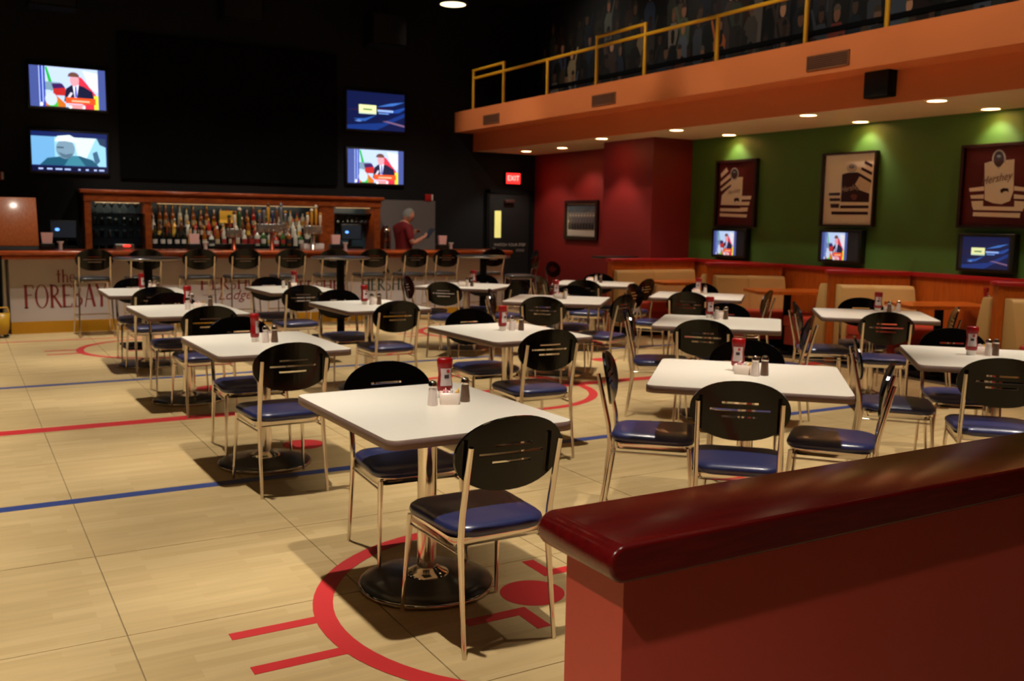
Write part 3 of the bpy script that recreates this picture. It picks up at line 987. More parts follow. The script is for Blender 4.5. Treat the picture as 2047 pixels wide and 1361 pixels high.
COND = {
    'A': {'K': (1.81, 3.66), 'S': (1.69, 3.53), 'P': (1.85, 3.545), 'C': (1.768, 3.53)},
    'B': {'K': (1.575, 5.84), 'S': (1.625, 5.78), 'P': (1.68, 5.775), 'C': (1.67, 5.86)},
    'C': {'K': (1.69, 8.38), 'S': (1.625, 8.05), 'P': (1.84, 8.2), 'C': (1.735, 8.14)},
    'D': {'K': (1.63, 10.33), 'S': (1.71, 10.3), 'P': (1.78, 10.28), 'C': (1.765, 10.37)},
    'E': {'K': (3.25, 10.38), 'S': (3.08, 10.22), 'P': (3.14, 10.19), 'C': (3.20, 10.27)},
    'F': {'K': (3.17, 8.06), 'S': (3.215, 8.0), 'P': (3.285, 7.99), 'C': (3.27, 8.08)},
    'G': {'K': (3.32, 5.8), 'S': (3.38, 5.77), 'P': (3.445, 5.75), 'C': (3.43, 5.84)},
    'H': {'K': (5.32, 8.2), 'S': (5.29, 7.97), 'C': (5.25, 8.03)},
    'J': {'K': (3.545, 3.68), 'S': (3.52, 3.525), 'P': (3.575, 3.515), 'C': (3.505, 3.60)},
    'K': {'K': (5.38, 5.94), 'S': (5.35, 5.82), 'P': (5.42, 5.79), 'C': (5.43, 5.88)},
    'L': {'K': (7.14, 8.08), 'S': (7.15, 7.98), 'C': (7.08, 8.05)},
    'M': {'K': (7.33, 5.83), 'P': (7.35, 5.72), 'S': (7.45, 5.70), 'C': (7.42, 5.78)},
    'N': {'K': (5.36, 3.56), 'S': (5.425, 3.49), 'P': (5.475, 3.475), 'C': (5.43, 3.56)},
    'O': {'S': (7.16, 10.08), 'P': (7.19, 10.02), 'C': (7.12, 10.16)},
    'P': {'C': (5.11, 9.9), 'S': (5.16, 9.86), 'P': (5.23, 9.88), 'K': (5.38, 10.12)},
}
for k, d in COND.items():
    for c, (x, y) in d.items():
        pr = protos[c]
        label = pr[1] % TABLES[k][4]
        rz = R(-30) + rnd.uniform(-.5, .5)
        if c == 'K' and k in 'BCDFG':
            rz += R(55)
        if not pr[2]:
            pr[2] = True
            pr[0].location, pr[0].rotation_euler, pr[0]['label'] = (x, y, TZ), (0, 0, rz), label
        else:
            dup(pr[0], (x, y, TZ), rz, label)

# ------------------------------------------------------------------ bar stools and high round tables
stool_back = oval_back(.44, .275, .014, .97, -.215, .16, SLOTS)
def make_stool():
    t = thing('bar_stool', '', 'stool', group='black oval-back bar stools')
    cushion(.43, .39, .41, .70, .755).build('seat', M_CHARVINYL, t)
    link('backrest', stool_back, t)
    for s in (-1, 1):
        MB().tube([(s * .20, -.25, 0), (s * .19, -.225, .4), (s * .182, -.205, .70), (s * .18, -.215, .8), (s * .18, -.245, .92), (s * .18, -.265, 1.01)], [.009, .011, .012, .012, .012, .011], 8).build('rear_leg', M_CHROME, t)
        MB().tube([(s * .215, .235, 0), (s * .2, .205, .4), (s * .188, .18, .70)], [.009, .011, .012], 8).build('front_leg', M_CHROME, t)
        MB().tube([(s * .207, .22, .25), (s * .193, -.235, .25)], .007, 8).build('side_stretcher', M_CHROME, t)
    MB().tube([(-.207, .22, .25), (.207, .22, .25)], .009, 8).build('foot_rail', M_CHROME, t)
    MB().prism(rrect(.37, .36, .05, 4), .685, .702).build('seat_frame', M_CHROME, t)
    return t
st0 = make_stool()
ordn = ORD
sx_ = (1.48, 2.08, 2.76, 3.34, 3.98, 4.6, 5.2, 5.84, 6.36, 7.15)
for i, x in enumerate(sx_):
    lab = 'black oval-back bar stool facing the bar, %s from the left' % ordn[i]
    if i == 0:
        st0.location, st0['label'] = (x, 13.045, 0), lab
    else:
        dup(st0, (x, 13.045, 0), rnd.uniform(-.04, .04), lab)
dup(st0, (7.22, 12.12, 0), R(70), 'black bar stool beside the high table before the right bar end')
t = thing('drink_ledge', 'narrow dark drink ledge fixed to the dark red column', 'ledge', (8.63, 11.25, 1.02))
MB().rbox(-.62, 0, -.16, .16, 0, .03, .008).build('ledge_top', M_IRON, t)
MB().add([(0, -.015, 0), (-.4, -.015, 0), (0, -.015, -.3), (0, .015, 0), (-.4, .015, 0), (0, .015, -.3)], [(0, 1, 2), (5, 4, 3), (0, 3, 4, 1), (1, 4, 5, 2), (2, 5, 3, 0)]).build('bracket', M_MATTE, t)

def make_high():
    t = thing('high_round_table', '', 'table', group='high round tables before the bar')
    MB().lathe([(.0001, 1.012), (.36, 1.012), (.372, 1.02), (.372, 1.034), (.362, 1.042), (.0001, 1.042)], 36).build('table_top', M_IRON, t)
    MB().lathe([(.373, 1.019), (.3765, 1.023), (.3765, 1.031), (.373, 1.035)], 36).build('rim', M_STEEL, t)
    MB().lathe([(.05, .03), (.05, 1.012)], 16).build('column', M_MATTE, t)
    b = MB()
    b.prism(rrect(.6, .6, .04, 4), 0, .018)
    b.lathe([(.16, .018), (.08, .035), (.05, .05)], 20)
    b.build('base_plate', M_MATTE, t)
    return t
hi0 = make_high()
for i, (x, y, w) in enumerate(((1.93, 11.75, 'before the second stool'), (4.275, 11.7, 'before the sixth stool'), (6.46, 11.86, 'before the right end of the bar'))):
    lab = 'black high round pedestal table %s' % w
    if i == 0:
        hi0.location, hi0['label'] = (x, y, 0), lab
    else:
        dup(hi0, (x, y, 0), 0, lab)

# ------------------------------------------------------------------ the bar
bar = thing('bar_counter', 'long bar with wooden top, pale lettered front and yellow kick board', 'bar', (0, 0, 0))
BF = 13.52
MB().box(.56, 7.72, BF, 14.05, .155, .985).build('front_board', M_BOARD, bar)
MB().box(.56, 7.72, BF - .012, 14.05, 0, .155).build('kick_board', M_KICK, bar)
ct = MB().rbox(.45, 7.8, 13.31, 14.12, 1.008, 1.062, .018, 3)
ct.build('counter_top', M_BARWOOD, bar)
MB().rbox(.48, 7.77, 13.335, 13.42, .955, 1.008, .012, 2).build('arm_rail', M_BARWOOD, bar)
MB().box(.5, 7.75, 13.42, 14.06, .985, 1.008).build('counter_underside', M_BARWOOD, bar)
b = MB(); serif(b, 'FOREBAY', .715, 1.70, .325, .30, BF - .003); b.build('lettering', M_PRINTRED, bar)
b = MB(); serif(b, 'the', 1.10, 1.33, .645, .165, BF - .003); b.build('lettering', M_PRINTRED, bar)
b = MB(); serif(b, 'HERSHEY', 2.90, 3.80, .515, .165, BF - .003); b.build('lettering', M_PRINTRED, bar)
text_obj('lettering', 'Lodge', .19, M_PRINTRED, bar, 3.37, BF - .003, .43, .35)
b = MB()
b.add([(2.93, BF - .003, .437), (3.13, BF - .003, .437), (3.13, BF - .003, .443), (2.93, BF - .003, .443)], [(0, 1, 2, 3)])
b.add([(3.61, BF - .003, .437), (3.78, BF - .003, .437), (3.78, BF - .003, .443), (3.61, BF - .003, .443)], [(0, 1, 2, 3)])
b.build('lettering_rule', M_PRINTRED, bar)
b = MB(); serif(b, 'HERSHEY', 4.15, 5.06, .455, .165, BF - .003); b.build('lettering', M_PRINTRED, bar)
b = MB(); serif(b, 'HERSHEY', 5.27, 6.14, .45, .18, BF - .003); b.build('lettering', M_PRINTGRN, bar)
lf = MB()
for lx, lz, a, s in ((5.60, .69, 40, .11), (5.66, .72, 75, .12), (5.72, .70, 110, .10), (5.80, .69, 30, .12), (5.88, .70, 65, .10), (5.74, .675, 10, .13), (5.68, .675, 170, .11)):
    d = Vector((math.cos(R(a)), math.sin(R(a)))); n = Vector((-d.y, d.x)) * .02
    p = Vector((lx, lz))
    q = [p, p + d * s * .4 + n, p + d * s, p + d * s * .4 - n]
    lf.add([(v.x, BF - .003, v.y) for v in q], [(0, 1, 2, 3)])
lf.build('leaf_emblem', M_PRINTGRN, bar)
MB().tube([(.50, 13.5, .02), (.50, 13.5, .95)], .028, 12).build('end_post', M_STEEL, bar)

# raised counter flap standing at the bar's left end
t = thing('counter_flap', 'raised glossy wooden counter flap at the left end of the bar', 'counter flap', (0, 0, 0))
fl = MB().rbox(.18, .935, -.02, .02, 0, .66, .008, 2)
o = fl.build('flap_board', wood_mat('flap_wood', (190, 96, 42), (214, 120, 62), 0.36, (26, 26, .8), 0.5), t)
t.location = (0, 13.78, 1.105)
t.rotation_euler = (R(-19), 0, 0)
MB().box(.2, .93, -.012, .012, -.043, 0.0).build('hinge', M_BLACK, t)

# back bar
bb = thing('back_bar_cabinet', 'wooden back bar with cornice, glass shelves and open bays', 'cabinet', (0, 14.76, 0))
BX0, BX1, BD = 1.6, 6.09, .42
MB().box(BX0, BX1, 0, BD, 0, .98).build('base_cabinet', M_BACKWOOD, bb)
MB().box(BX0 + .02, BX1 - .02, BD - .02, BD, .98, 1.72).build('back_panel', M_MIRROR, bb)
MB().box(BX0 - .01, BX1 + .01, -.02, BD, 1.72, 1.83).build('header', M_BACKWOOD, bb)
MB().rbox(BX0 - .06, BX1 + .05, -.07, BD, 1.83, 1.885, .015, 2).build('cornice', M_BARWOOD, bb)
for x0, x1 in ((BX0, 1.685), (2.41, 2.495), (5.05, 5.29), (5.98, BX1)):
    MB().box(x0, x1, 0, BD - .02, .98, 1.72).build('post', M_BACKWOOD, bb)
for z in (1.19, 1.37, 1.54):
    MB().box(1.685, 2.41, .03, BD - .02, z, z + .012).build('glass_shelf', M_SHELFGLASS, bb)
TIERS = [(0.10, 1.085), (0.215, 1.215), (0.33, 1.365)]
for y, z in TIERS:
    MB().box(2.495, 5.05, y - .055, y + .055, .98, z).build('bottle_step', M_MATTE, bb)
MB().box(5.29, 5.98, .12, BD - .02, 1.60, 1.615).build('glass_rack', M_MATTE, bb)
# strip lamps added under the header to brighten bottles and glasses
def added_strip_lamp(x, L_, w_, label):
    t = thing('added_back_bar_lamp', label, 'lamp', (x, 14.80, 1.712), 0, 'added strip lamps under the back bar header')
    MB().box(-L_ / 2, L_ / 2, -.012, .012, -.008, .006).build('housing', M_STEEL, t)
    MB().box(-L_ / 2 + .01, L_ / 2 - .01, -.009, .009, -.012, -.008).build('lens', mat('added_strip_lens', (255, 206, 140), .5, emit=1.2), t)
    al = bpy.data.lights.new('lamp_light', 'AREA')
    al.shape = 'RECTANGLE'; al.size = L_ - .05; al.size_y = .03; al.energy = w_; al.color = (1, .8, .55)
    ao = link('lamp_light', al, t, (0, 0, -.02)); ao.rotation_euler = (R(25), 0, 0)
added_strip_lamp(3.78, 2.4, 1.5, 'added strip lamp brightening the back bar bottles')
added_strip_lamp(2.05, .6, .9, 'added strip lamp brightening the glass shelves')
added_strip_lamp(5.63, .6, .8, 'added strip lamp brightening the hanging wine glasses')

# bottles
gl_cols = {'clear': (206, 204, 190), 'amber': (150, 82, 24), 'green': (54, 96, 40), 'dark': (22, 30, 24), 'gold': (196, 142, 50), 'red': (170, 40, 30), 'orange': (206, 96, 34), 'brown': (84, 44, 22)}
gm = {k: mat('bottle_' + k, v, .12, spec=.6, coat=.4) for k, v in gl_cols.items()}
caps = {'red': mat('cap_red', (180, 34, 30), .4), 'gold': mat('cap_gold', (196, 150, 70), .3, .7), 'black': M_BLACK, 'white': M_WHITE, 'silver': M_STEEL}
labs = {'cream': mat('paper_cream', (190, 174, 146), .7), 'white': mat('paper_white', (196, 188, 180), .7), 'yellow': mat('paper_yellow', (216, 174, 70), .7), 'black': mat('paper_black', (40, 34, 32), .7), 'red': mat('paper_red', (160, 40, 36), .7)}
profs = [[(.034, 0), (.037, .006), (.037, .17), (.030, .205), (.014, .235), (.0135, .285)],
         [(.040, 0), (.043, .005), (.043, .13), (.036, .165), (.016, .185), (.015, .245)],
         [(.036, 0), (.036, .15), (.033, .19), (.015, .22), (.013, .30)],
         [(.045, 0), (.048, .02), (.044, .11), (.030, .15), (.014, .17), (.014, .22)]]
def bottle_mesh(kind, p):
    return MB().lathe(profs[p], 12).mesh('bottle', gm[kind])
cache = {}
def bottle(x, y, z, kind, p, cap, lab, label, group):
    if (kind, p) not in cache:
        cache[(kind, p)] = bottle_mesh(kind, p)
    o = link('bottle', cache[(kind, p)], None, (x, y, z))
    sc_ = rnd.uniform(.82, 1.06)
    o.scale = (rnd.uniform(.88, 1.0), rnd.uniform(.88, 1.0), sc_)
    tag(o, label, 'bottle', group)
    ck = ('c', p, cap)
    if ck not in cache:
        r_, h_ = profs[p][-1]
        cache[ck] = MB().lathe([(r_ + .002, h_ - .02), (r_ + .002, h_ + .018), (r_ - .004, h_ + .024), (.0001, h_ + .024)], 10).mesh('cap', caps[cap])
    link('cap', cache[ck], o)
    lk = ('l', p, lab)
    if lk not in cache:
        r_ = max(q[0] for q in profs[p])
        rb = .0375 if p == 0 else .0435 if p == 1 else .0365 if p == 2 else .0475
        b_ = MB()
        vs, fs = [], []
        n = 10
        for z_ in (.035, .105):
            for q in range(n + 1):
                a = R(-165 + 150 * q / n)
                vs.append((rb * math.cos(a), rb * math.sin(a), z_))
        for q in range(n):
            fs.append((q, q + 1, n + 2 + q, n + 1 + q))
        b_.add(vs, fs, 0, True)
        cache[lk] = b_.mesh('label', labs[lab])
    link('label', cache[lk], o)
names = ['front', 'middle', 'top']
for ti, (ty, tz) in enumerate(TIERS):
    n = 25
    for q in range(n):
        x = 2.56 + q * (2.42 / (n - 1)) + rnd.uniform(-.008, .008)
        if ti == 0 and q < 7:
            kind, p, cap, lab = 'dark', 2, 'black', 'white'
            if q in (5,): kind, lab = 'gold', 'yellow'
        elif ti == 2 and q < 9:
            kind, p, cap, lab = rnd.choice(['clear', 'amber']), 2, 'gold', 'cream'
        elif ti == 2 and q in (10, 11, 12):
            kind, p, cap, lab = ('green', 0, 'silver', 'white') if q == 10 else ('orange', 1, 'red', 'red')
        else:
            kind = rnd.choice(['clear', 'clear', 'amber', 'amber', 'green', 'gold', 'brown', 'red'])
            p = rnd.randrange(4)
            cap = rnd.choice(list(caps)); lab = rnd.choice(list(labs))
        bottle(x, 14.76 + ty, tz, kind, p, cap, lab, '%s bottle with %s label, %s from the left in the %s back bar row' % (kind, lab, ORD[q], names[ti]), 'bottles on the back bar')

# glasses on the shelves and hanging in racks
tumb = MB().lathe([(.026, 0), (.028, .004), (.034, .11), (.0325, .11), (.0265, .008), (.0001, .008)], 12).mesh('tumbler', M_GLASSWARE)
wine = MB().lathe([(.032, 0), (.032, .003), (.006, .008), (.005, .07), (.012, .08), (.034, .12), (.036, .15), (.028, .185), (.027, .185), (.034, .15), (.032, .122), (.010, .085), (.0001, .082)], 12).mesh('wine_glass', M_GLASSWARE)
for si, (z, nm) in enumerate(((.982, 'bottom'), (1.203, 'lower'), (1.383, 'middle'))):
    for q in range(7):
        o = link('tumbler', tumb, None, (1.745 + q * .099, 14.76 + .14 + .06 * (q % 2), z))
        tag(o, 'clear tumbler on the %s glass shelf, %s from the left' % (nm, ORD[q]), 'glass', 'glasses on the glass shelves')
for q in range(6):
    o = link('wine_glass', wine, None, (1.76 + q * .11, 14.76 + .16, 1.553))
    tag(o, 'wine glass on the top glass shelf, %s from the left' % ORD[q], 'glass', 'glasses on the glass shelves')
for q in range(8):
    o = link('hanging_wine_glass', wine, None, (5.335 + q * .085, 14.76 + .22, 1.598))
    o.rotation_euler = (PI, 0, 0)
    tag(o, 'wine glass hanging upside down in the right rack, %s from the left' % ORD[q], 'glass', 'glasses hanging in the rack')

# beer tap towers
def taps(x, n, w, label, metal, zt, style):
    t = thing('beer_tap_tower', label, 'beer taps', (x, 13.82, 1.062))
    MB().lathe([(.05, 0), (.05, .01), (.032, .02), (.03, zt - .12)], 16).build('column', metal, t)
    MB().rbox(-w / 2, w / 2, -.05, .05, zt - .125, zt, .012, 2).build('tap_box', M_STEEL, t)
    hm = [mat('tap_cream', (230, 214, 190), .35), mat('tap_navy', (44, 50, 92), .35), mat('tap_gold', (206, 150, 50), .35), mat('tap_brown', (120, 70, 36), .35), mat('tap_steel', (150, 150, 160), .3, .6), mat('tap_green', (50, 90, 40), .35)]
    for q in range(n):
        px = -w / 2 + w * (q + .5) / n
        h = .17 + .05 * ((q * 7) % 3)
        tp = MB().lathe([(.007, zt - .02), (.012, zt + .02), (.02, zt + .05), (.024, zt + h * .7), (.018, zt + h * .9), (.0001, zt + h * .92)], 10, (px, -.055, 0))
        hd = tp.build('tap_handle', hm[style[q % len(style)]], t)
        MB().lathe([(.0001, zt + h * .88), (.022, zt + h * .93), (.03, zt + h), (.022, zt + h * 1.09), (.0001, zt + h * 1.15)], 10, (px, -.055, 0)).build('handle_knob', hm[style[(q + 2) % len(style)]], hd)
        MB().tube([(px, -.05, zt - .07), (px, -.085, zt - .08), (px, -.095, zt - .14)], .009, 8).build('spout', M_CHROME, t)
taps(4.0, 7, .44, 'steel beer tap tower with assorted handles in the bar centre', M_COPPER, .375, [4, 4, 2, 1, 3, 4])
taps(4.62, 4, .26, 'smaller chrome beer tap tower with cream and gold handles', M_CHROME, .36, [0, 2, 2, 0])
taps(3.45, 3, .22, 'short copper beer tap tower left of the bar centre', M_COPPER, .30, [3, 0, 5])

# tills, papers, caddies and other things at the bar
def till(x, y, z, label, s=1.0):
    t = thing('till_screen', label, 'till', (x, y, z))
    MB().rbox(-.17 * s, .17 * s, -.12, .12, 0, .10, .01).build('till_base', M_MATTE, t)
    MB().tube([(0, .03, .1), (0, .03, .25)], .025, 8).build('neck', M_BLACK, t)
    scr = MB().rbox(-.18 * s, .18 * s, -.03, .0, .20, .46, .01).build('monitor', M_BLACK, t)
    MB().box(-.16 * s, .16 * s, -.032, -.03, .22, .44).build('display', M_POSSCR, scr)
    MB().add([(px, -.034, pz) for px, pz in ell(-.08 * s, .33, .03, .022, 14)], [tuple(range(14))]).build('screen_glow', M_POSBLUE, scr)
t2 = MB().box(.75, 1.585, 14.74, 15.16, 0, .98).build('back_counter', M_MATTE)
tag(t2, 'plain black back counter left of the wooden back bar', 'counter')
till(1.33, 14.92, .98, 'black till screen left of the back bar')
till(5.62, 14.88, .98, 'black till screen in the right bay of the back bar')
t = thing('card_terminal', 'low box with red lit digits under the glass shelves', 'terminal', (1.98, 14.66, 0))
t.location = (2.0, 13.98, 1.062)
MB().rbox(-.12, .12, -.06, .06, 0, .07, .008).build('case', M_STEEL, t)
MB().box(-.02, .07, -.062, -.06, .035, .062).build('digits', M_LEDRED, t)
o = MB().box(3.53, 3.79, 14.985, 14.99, 1.43, 1.62).build('yellow_notice', M_PAPERY)
tag(o, 'plain yellow paper notice between the back bar bottles', 'notice')
o = MB().rbox(4.5, 4.82, 13.88, 14.06, 1.063, 1.15, .008).build('white_tray', M_WHITE)
tag(o, 'white rectangular tray on the bar beside the taps', 'tray')
o = MB().rbox(3.25, 3.78, 13.9, 14.08, 1.063, 1.14, .006).build('drip_tray', M_BLACK)
tag(o, 'long black drip tray on the bar left of the taps', 'tray')
for i, (x, w) in enumerate(((1.025, 'beside the raised flap'), (2.87, 'before the bottle row'), (4.93, 'right of the taps'), (6.71, 'near the right bar end'))):
    t = thing('napkin_caddy', 'black caddy of pink napkins on the bar %s' % w, 'napkin caddy', (x, 13.72, 1.062), 0, 'napkin caddies on the bar')
    MB().rbox(-.085, .085, -.07, .07, 0, .085, .008).build('tray', M_BLACK, t)
    MB().add([(-.055, -.045, .05), (.055, -.045, .05), (.07, -.05, .225), (-.07, -.05, .225), (-.055, .0, .05), (.055, .0, .05), (.07, .0, .225), (-.07, .0, .225)],
             [(0, 1, 2, 3), (7, 6, 5, 4), (3, 2, 6, 7), (0, 3, 7, 4), (1, 5, 6, 2)]).build('napkins', M_NAPKIN, t)
    t = thing('straw_cup', 'small white cup of stirrers beside the napkins %s' % w, 'cup', (x + .155, 13.70, 1.062), 0, 'stirrer cups on the bar')
    MB().lathe([(.022, 0), (.026, .01), (.024, .07), (.04, .10), (.045, .112), (.0001, .10)], 14).build('cup', M_WHITE, t)
t = thing('chrome_urn', 'shiny chrome drinks urn behind the bar beside the man', 'urn', (6.24, 14.98, .0))
t.location = (6.245, 14.9, 0)
MB().box(-.11, .11, -.12, .2, 0, 1.0).build('stand', M_MATTE, t)
MB().lathe([(.085, 1.0), (.09, 1.01), (.09, 1.30), (.08, 1.36), (.05, 1.41), (.02, 1.43), (.0001, 1.45)], 20).build('vessel', M_CHROME, t)
t = thing('mop_bucket', 'yellow plastic mop bucket at the left end of the bar', 'bucket', (.44, 13.2, 0))
MB().lathe([(.06, .04), (.085, .10), (.10, .30), (.09, .30), (.075, .1), (.0001, .08)], 16).build('tub', mat('bucket_yellow', (190, 146, 30), .4), t)
MB().tube([(-.09, 0, .29), (-.07, .02, .37), (.07, .02, .37), (.09, 0, .29)], .01, 8).build('handle', mat('bucket_yellow2', (200, 150, 30), .4), t)
for s in (-1, 1):
    MB().lathe([(.03, 0), (.035, .015), (.03, .03)], 10, (s * .05, 0, .01)).build('wheel', M_BLACK, t)

# ------------------------------------------------------------------ far wall fittings
def tv_pictures(kind):
    W = (236, 238, 244)
    if kind == 'host':
        p = [((70, 84, 150), rect(0, 0, 1, 1)), ((190, 210, 246), rect(.12, 0, .9, 1)), ((40, 60, 170), rect(.13, 0, .2, 1)), ((170, 190, 240), rect(.16, .1, .175, 1)),
             ((30, 180, 60), [(.2, .98), (.23, .98), (.3, .55), (.29, .4), (.27, .4)]), ((120, 150, 170), rect(.2, .42, .4, .62)), ((60, 30, 90), [(.28, .58), (.42, .6), (.46, .5), (.3, .46)]),
             ((190, 40, 40), [(.3, .46), (.46, .5), (.48, .3), (.3, .3)]), ((220, 50, 70), [(.62, .8), (.68, .78), (.9, .3), (.9, 0), (.7, 0)]), ((236, 230, 236), [(.7, .95), (.9, .9), (.9, .42), (.78, .55)]),
             ((210, 110, 30), [(.2, 0), (.2, .25), (.34, .3), (.46, .1), (.46, 0)]), ((60, 190, 60), rect(.24, .02, .36, .14)), ((200, 214, 236), ell(.27, .2, .08, .16)),
             ((236, 226, 60), rect(.84, 0, .9, .35)),
             ((24, 26, 56), [(.44, .16), (.47, .48), (.56, .6), (.7, .56), (.82, .44), (.85, .16)]), (W, [(.56, .58), (.64, .58), (.61, .26), (.58, .26)]), ((80, 80, 200), [(.59, .55), (.61, .55), (.615, .28), (.585, .28)]),
             ((232, 160, 170), ell(.585, .7, .062, .15)), ((110, 70, 60), ell(.575, .8, .075, .1, 14, -10, 190)), ((220, 210, 220), [(.46, .2), (.5, .2), (.56, .38), (.53, .4)]),
             ((236, 84, 34), rect(.46, .12, .86, .27)), ((250, 190, 150), rect(.54, .165, .78, .205)), ((236, 150, 150), rect(.5, .0, .72, .1)), (W, ell(.52, .03, .025, .04)), (W, ell(.7, .04, .02, .04)), (W, ell(.145, .06, .02, .05)), ((20, 20, 30), rect(.2, 0, .5, .02))]
    elif kind == 'cap':
        p = [((20, 34, 90), rect(0, 0, 1, 1)), ((150, 206, 232), rect(.0, .16, .98, .88)), ((110, 170, 216), rect(0, .16, .3, .88)), ((214, 240, 244), [(.55, .88), (.85, .88), (.7, .3), (.6, .4)]), ((60, 100, 130), [(.8, .5), (.86, .56), (.9, .3), (.85, .2), (.82, .3)]),
             ((40, 60, 90), [(.86, .88), (.98, .88), (.98, .66), (.9, .72)]),
             ((30, 84, 110), [(.1, .16), (.2, .34), (.42, .4), (.62, .42), (.8, .32), (.88, .16)]), ((60, 130, 150), [(.42, .16), (.5, .4), (.6, .42), (.7, .16)]),
             ((120, 150, 170), ell(.44, .58, .125, .25)), ((80, 110, 130), [(.34, .5), (.4, .36), (.5, .34), (.54, .48), (.44, .44)]), ((226, 240, 240), [(.3, .76), (.34, .9), (.5, .94), (.6, .84), (.6, .74), (.44, .78)]),
             ((40, 60, 80), rect(.33, .6, .42, .63)), ((10, 14, 50), rect(0, 0, 1, .13))] + [((170, 190, 240), rect(a, .045, a + w, .085)) for a, w in ((.08, .06), (.19, .07), (.3, .09), (.42, .08), (.6, .03), (.7, .04), (.81, .04), (.88, .07))]
    else:
        p = [((10, 22, 66), rect(0, 0, 1, 1)), ((20, 50, 120), [(0, .1), (.6, .2), (1, .5), (1, .4), (.5, 0), (0, 0)]), ((70, 20, 40), [(0, .5), (.4, .58), (.8, .6), (.4, .54)]), ((40, 90, 170), [(.1, .28), (.3, .3), (.5, .4), (.3, .22)]), ((60, 110, 190), [(.5, .62), (.75, .74), (1, .8), (.8, .68)]),
             ((120, 90, 120), [(.6, .25), (1, .12), (1, .17), (.7, .26)]), ((30, 70, 150), [(.6, .45), (.9, .5), (1, .6), (1, .66), (.7, .5)]), ((90, 130, 200), [(.12, .22), (.2, .26), (.26, .22), (.2, .2)]),
             ((238, 240, 170), rect(.2, .42, .5, .66)), ((200, 220, 190), rect(.2, .42, .5, .46)), ((70, 120, 60), rect(.27, .52, .43, .56)), ((150, 180, 240), rect(.52, .5, .8, .555)), ((110, 150, 220), rect(.54, .44, .72, .47))]
    return p

def tv(name, label, x, y, z, w, h, rz, kind, material, off=(0, 1), depth=.07):
    t = thing(name, label, 'television', (x, y, z), rz)
    bz = .035
    MB().rbox(-w / 2 - bz, w / 2 + bz, -depth, 0, -h / 2 - bz, h / 2 + bz, .008).build('housing', M_BLACK, t)
    u0, u1 = off
    polys = [(c, [(u0 + (u1 - u0) * u, v) for u, v in p]) for c, p in tv_pictures(kind)]
    picture('picture', w, h, [((6, 6, 10), rect(0, 0, 1, 1))] + polys, material, t, -depth - .001, .0002)
TY = FAR_Y
tv('wall_television', 'upper left wall television showing a man in a dark suit', 1.49, TY, 3.305, .98, .56, 0, 'host', M_SCREEN)
tv('wall_television', 'lower left wall television showing a man in a white cap', 1.48, TY, 2.405, .99, .555, 0, 'cap', M_SCREEN)
tv('wall_television', 'upper right wall television with a yellow box on dark blue', 6.17, TY, 3.31, 1.02, .61, 0, 'logo', M_SCREEN)
tv('wall_television', 'lower right wall television showing a man in a dark suit', 6.165, TY, 2.40, 1.0, .555, 0, 'host', M_SCREEN)
o = MB().box(2.16, 5.49, TY - .07, TY - .022, 2.07, 4.15).build('projection_screen', mat('screen_cloth_black', (12, 12, 13), .9, spec=.1))
tag(o, 'large dark projection screen between the wall televisions', 'screen')
for i, (x, w) in enumerate(((1.27, 'left'), (3.78, 'middle'), (6.07, 'right'))):
    t = thing('ceiling_speaker', 'black hanging loudspeaker high on the far wall, %s one' % w, 'speaker', (x, 14.5, 4.25 + (.12 if i == 1 else 0)), 0, 'hanging loudspeakers')
    MB().rbox(-.3, .3, -.2, .2, 0, .5, .02).build('cabinet', M_MATTE, t)
    MB().box(-.27, .27, -.205, -.2, .03, .47).build('grille', M_BLACK, t)
    MB().tube([(0, 0, .5), (0, 0, CEIL_Z - 4.25 - (.12 if i == 1 else 0))], .02, 8).build('mount', M_MATTE, t)

# exit door
d = struct(MB().box(8.36, 9.2, TY - .05, TY, 0, 2.03).build('door_1', mat('door_black', (17, 17, 18), .6)))
MB().box(8.30, 8.36, TY - .07, TY, 0, 2.09).build('door_frame', M_MATTE, d)
MB().box(9.2, 9.26, TY - .07, TY, 0, 2.09).build('door_frame', M_MATTE, d)
MB().box(8.30, 9.26, TY - .07, TY, 2.03, 2.09).build('door_frame', M_MATTE, d)
MB().box(8.475, 8.605, TY - .056, TY - .05, 1.23, 1.715).build('vision_pane', M_LITE, d)
MB().rbox(8.66, 8.86, TY - .12, TY - .05, 1.86, 1.92, .008).build('door_closer', mat('closer_brown', (70, 40, 34), .4), d)
MB().rbox(8.42, 8.46, TY - .12, TY - .05, 1.0, 1.05, .008).build('door_handle', M_STEEL, d)
M_SIGNW = mat('sign_letters', (190, 182, 176), .6)
text_obj('lettering', 'WATCH YOUR STEP', .075, M_SIGNW, d, 8.8, TY - .053, 1.10, 0, .98)
t = thing('exit_sign', 'glowing red EXIT sign above the black door', 'sign', (8.845, TY, 2.305))
MB().rbox(-.16, .16, -.06, 0, -.11, .11, .008).build('case', M_BLACK, t)
MB().box(-.145, .145, -.064, -.06, -.095, .095).build('face', M_EXITRED, t)
text_obj('lettering', 'EXIT', .13, M_EXITLET, t, 0, -.067, 0, 0, .95)
for x, z, w in ((7.16, 1.915, 'beside the grey panel'), (.55, 2.04, 'at the left photo edge')):
    t = thing('fire_alarm', 'small red fire alarm strobe %s' % w, 'alarm', (x, TY, z), 0, 'fire alarm strobes')
    MB().rbox(-.075, .045, -.05, 0, -.06, .06, .006).build('case', M_ALARM, t)
    MB().rbox(.045, .075, -.06, 0, -.05, .055, .006).build('strobe', M_WHITE, t)
t = thing('step_sign', 'small pale notice right of the bar end', 'sign', (9.02, TY - .052, 1.0))
MB().box(-.09, .09, -.004, 0, -.025, .025).build('plate', mat('plate_grey', (90, 86, 84), .6), t)

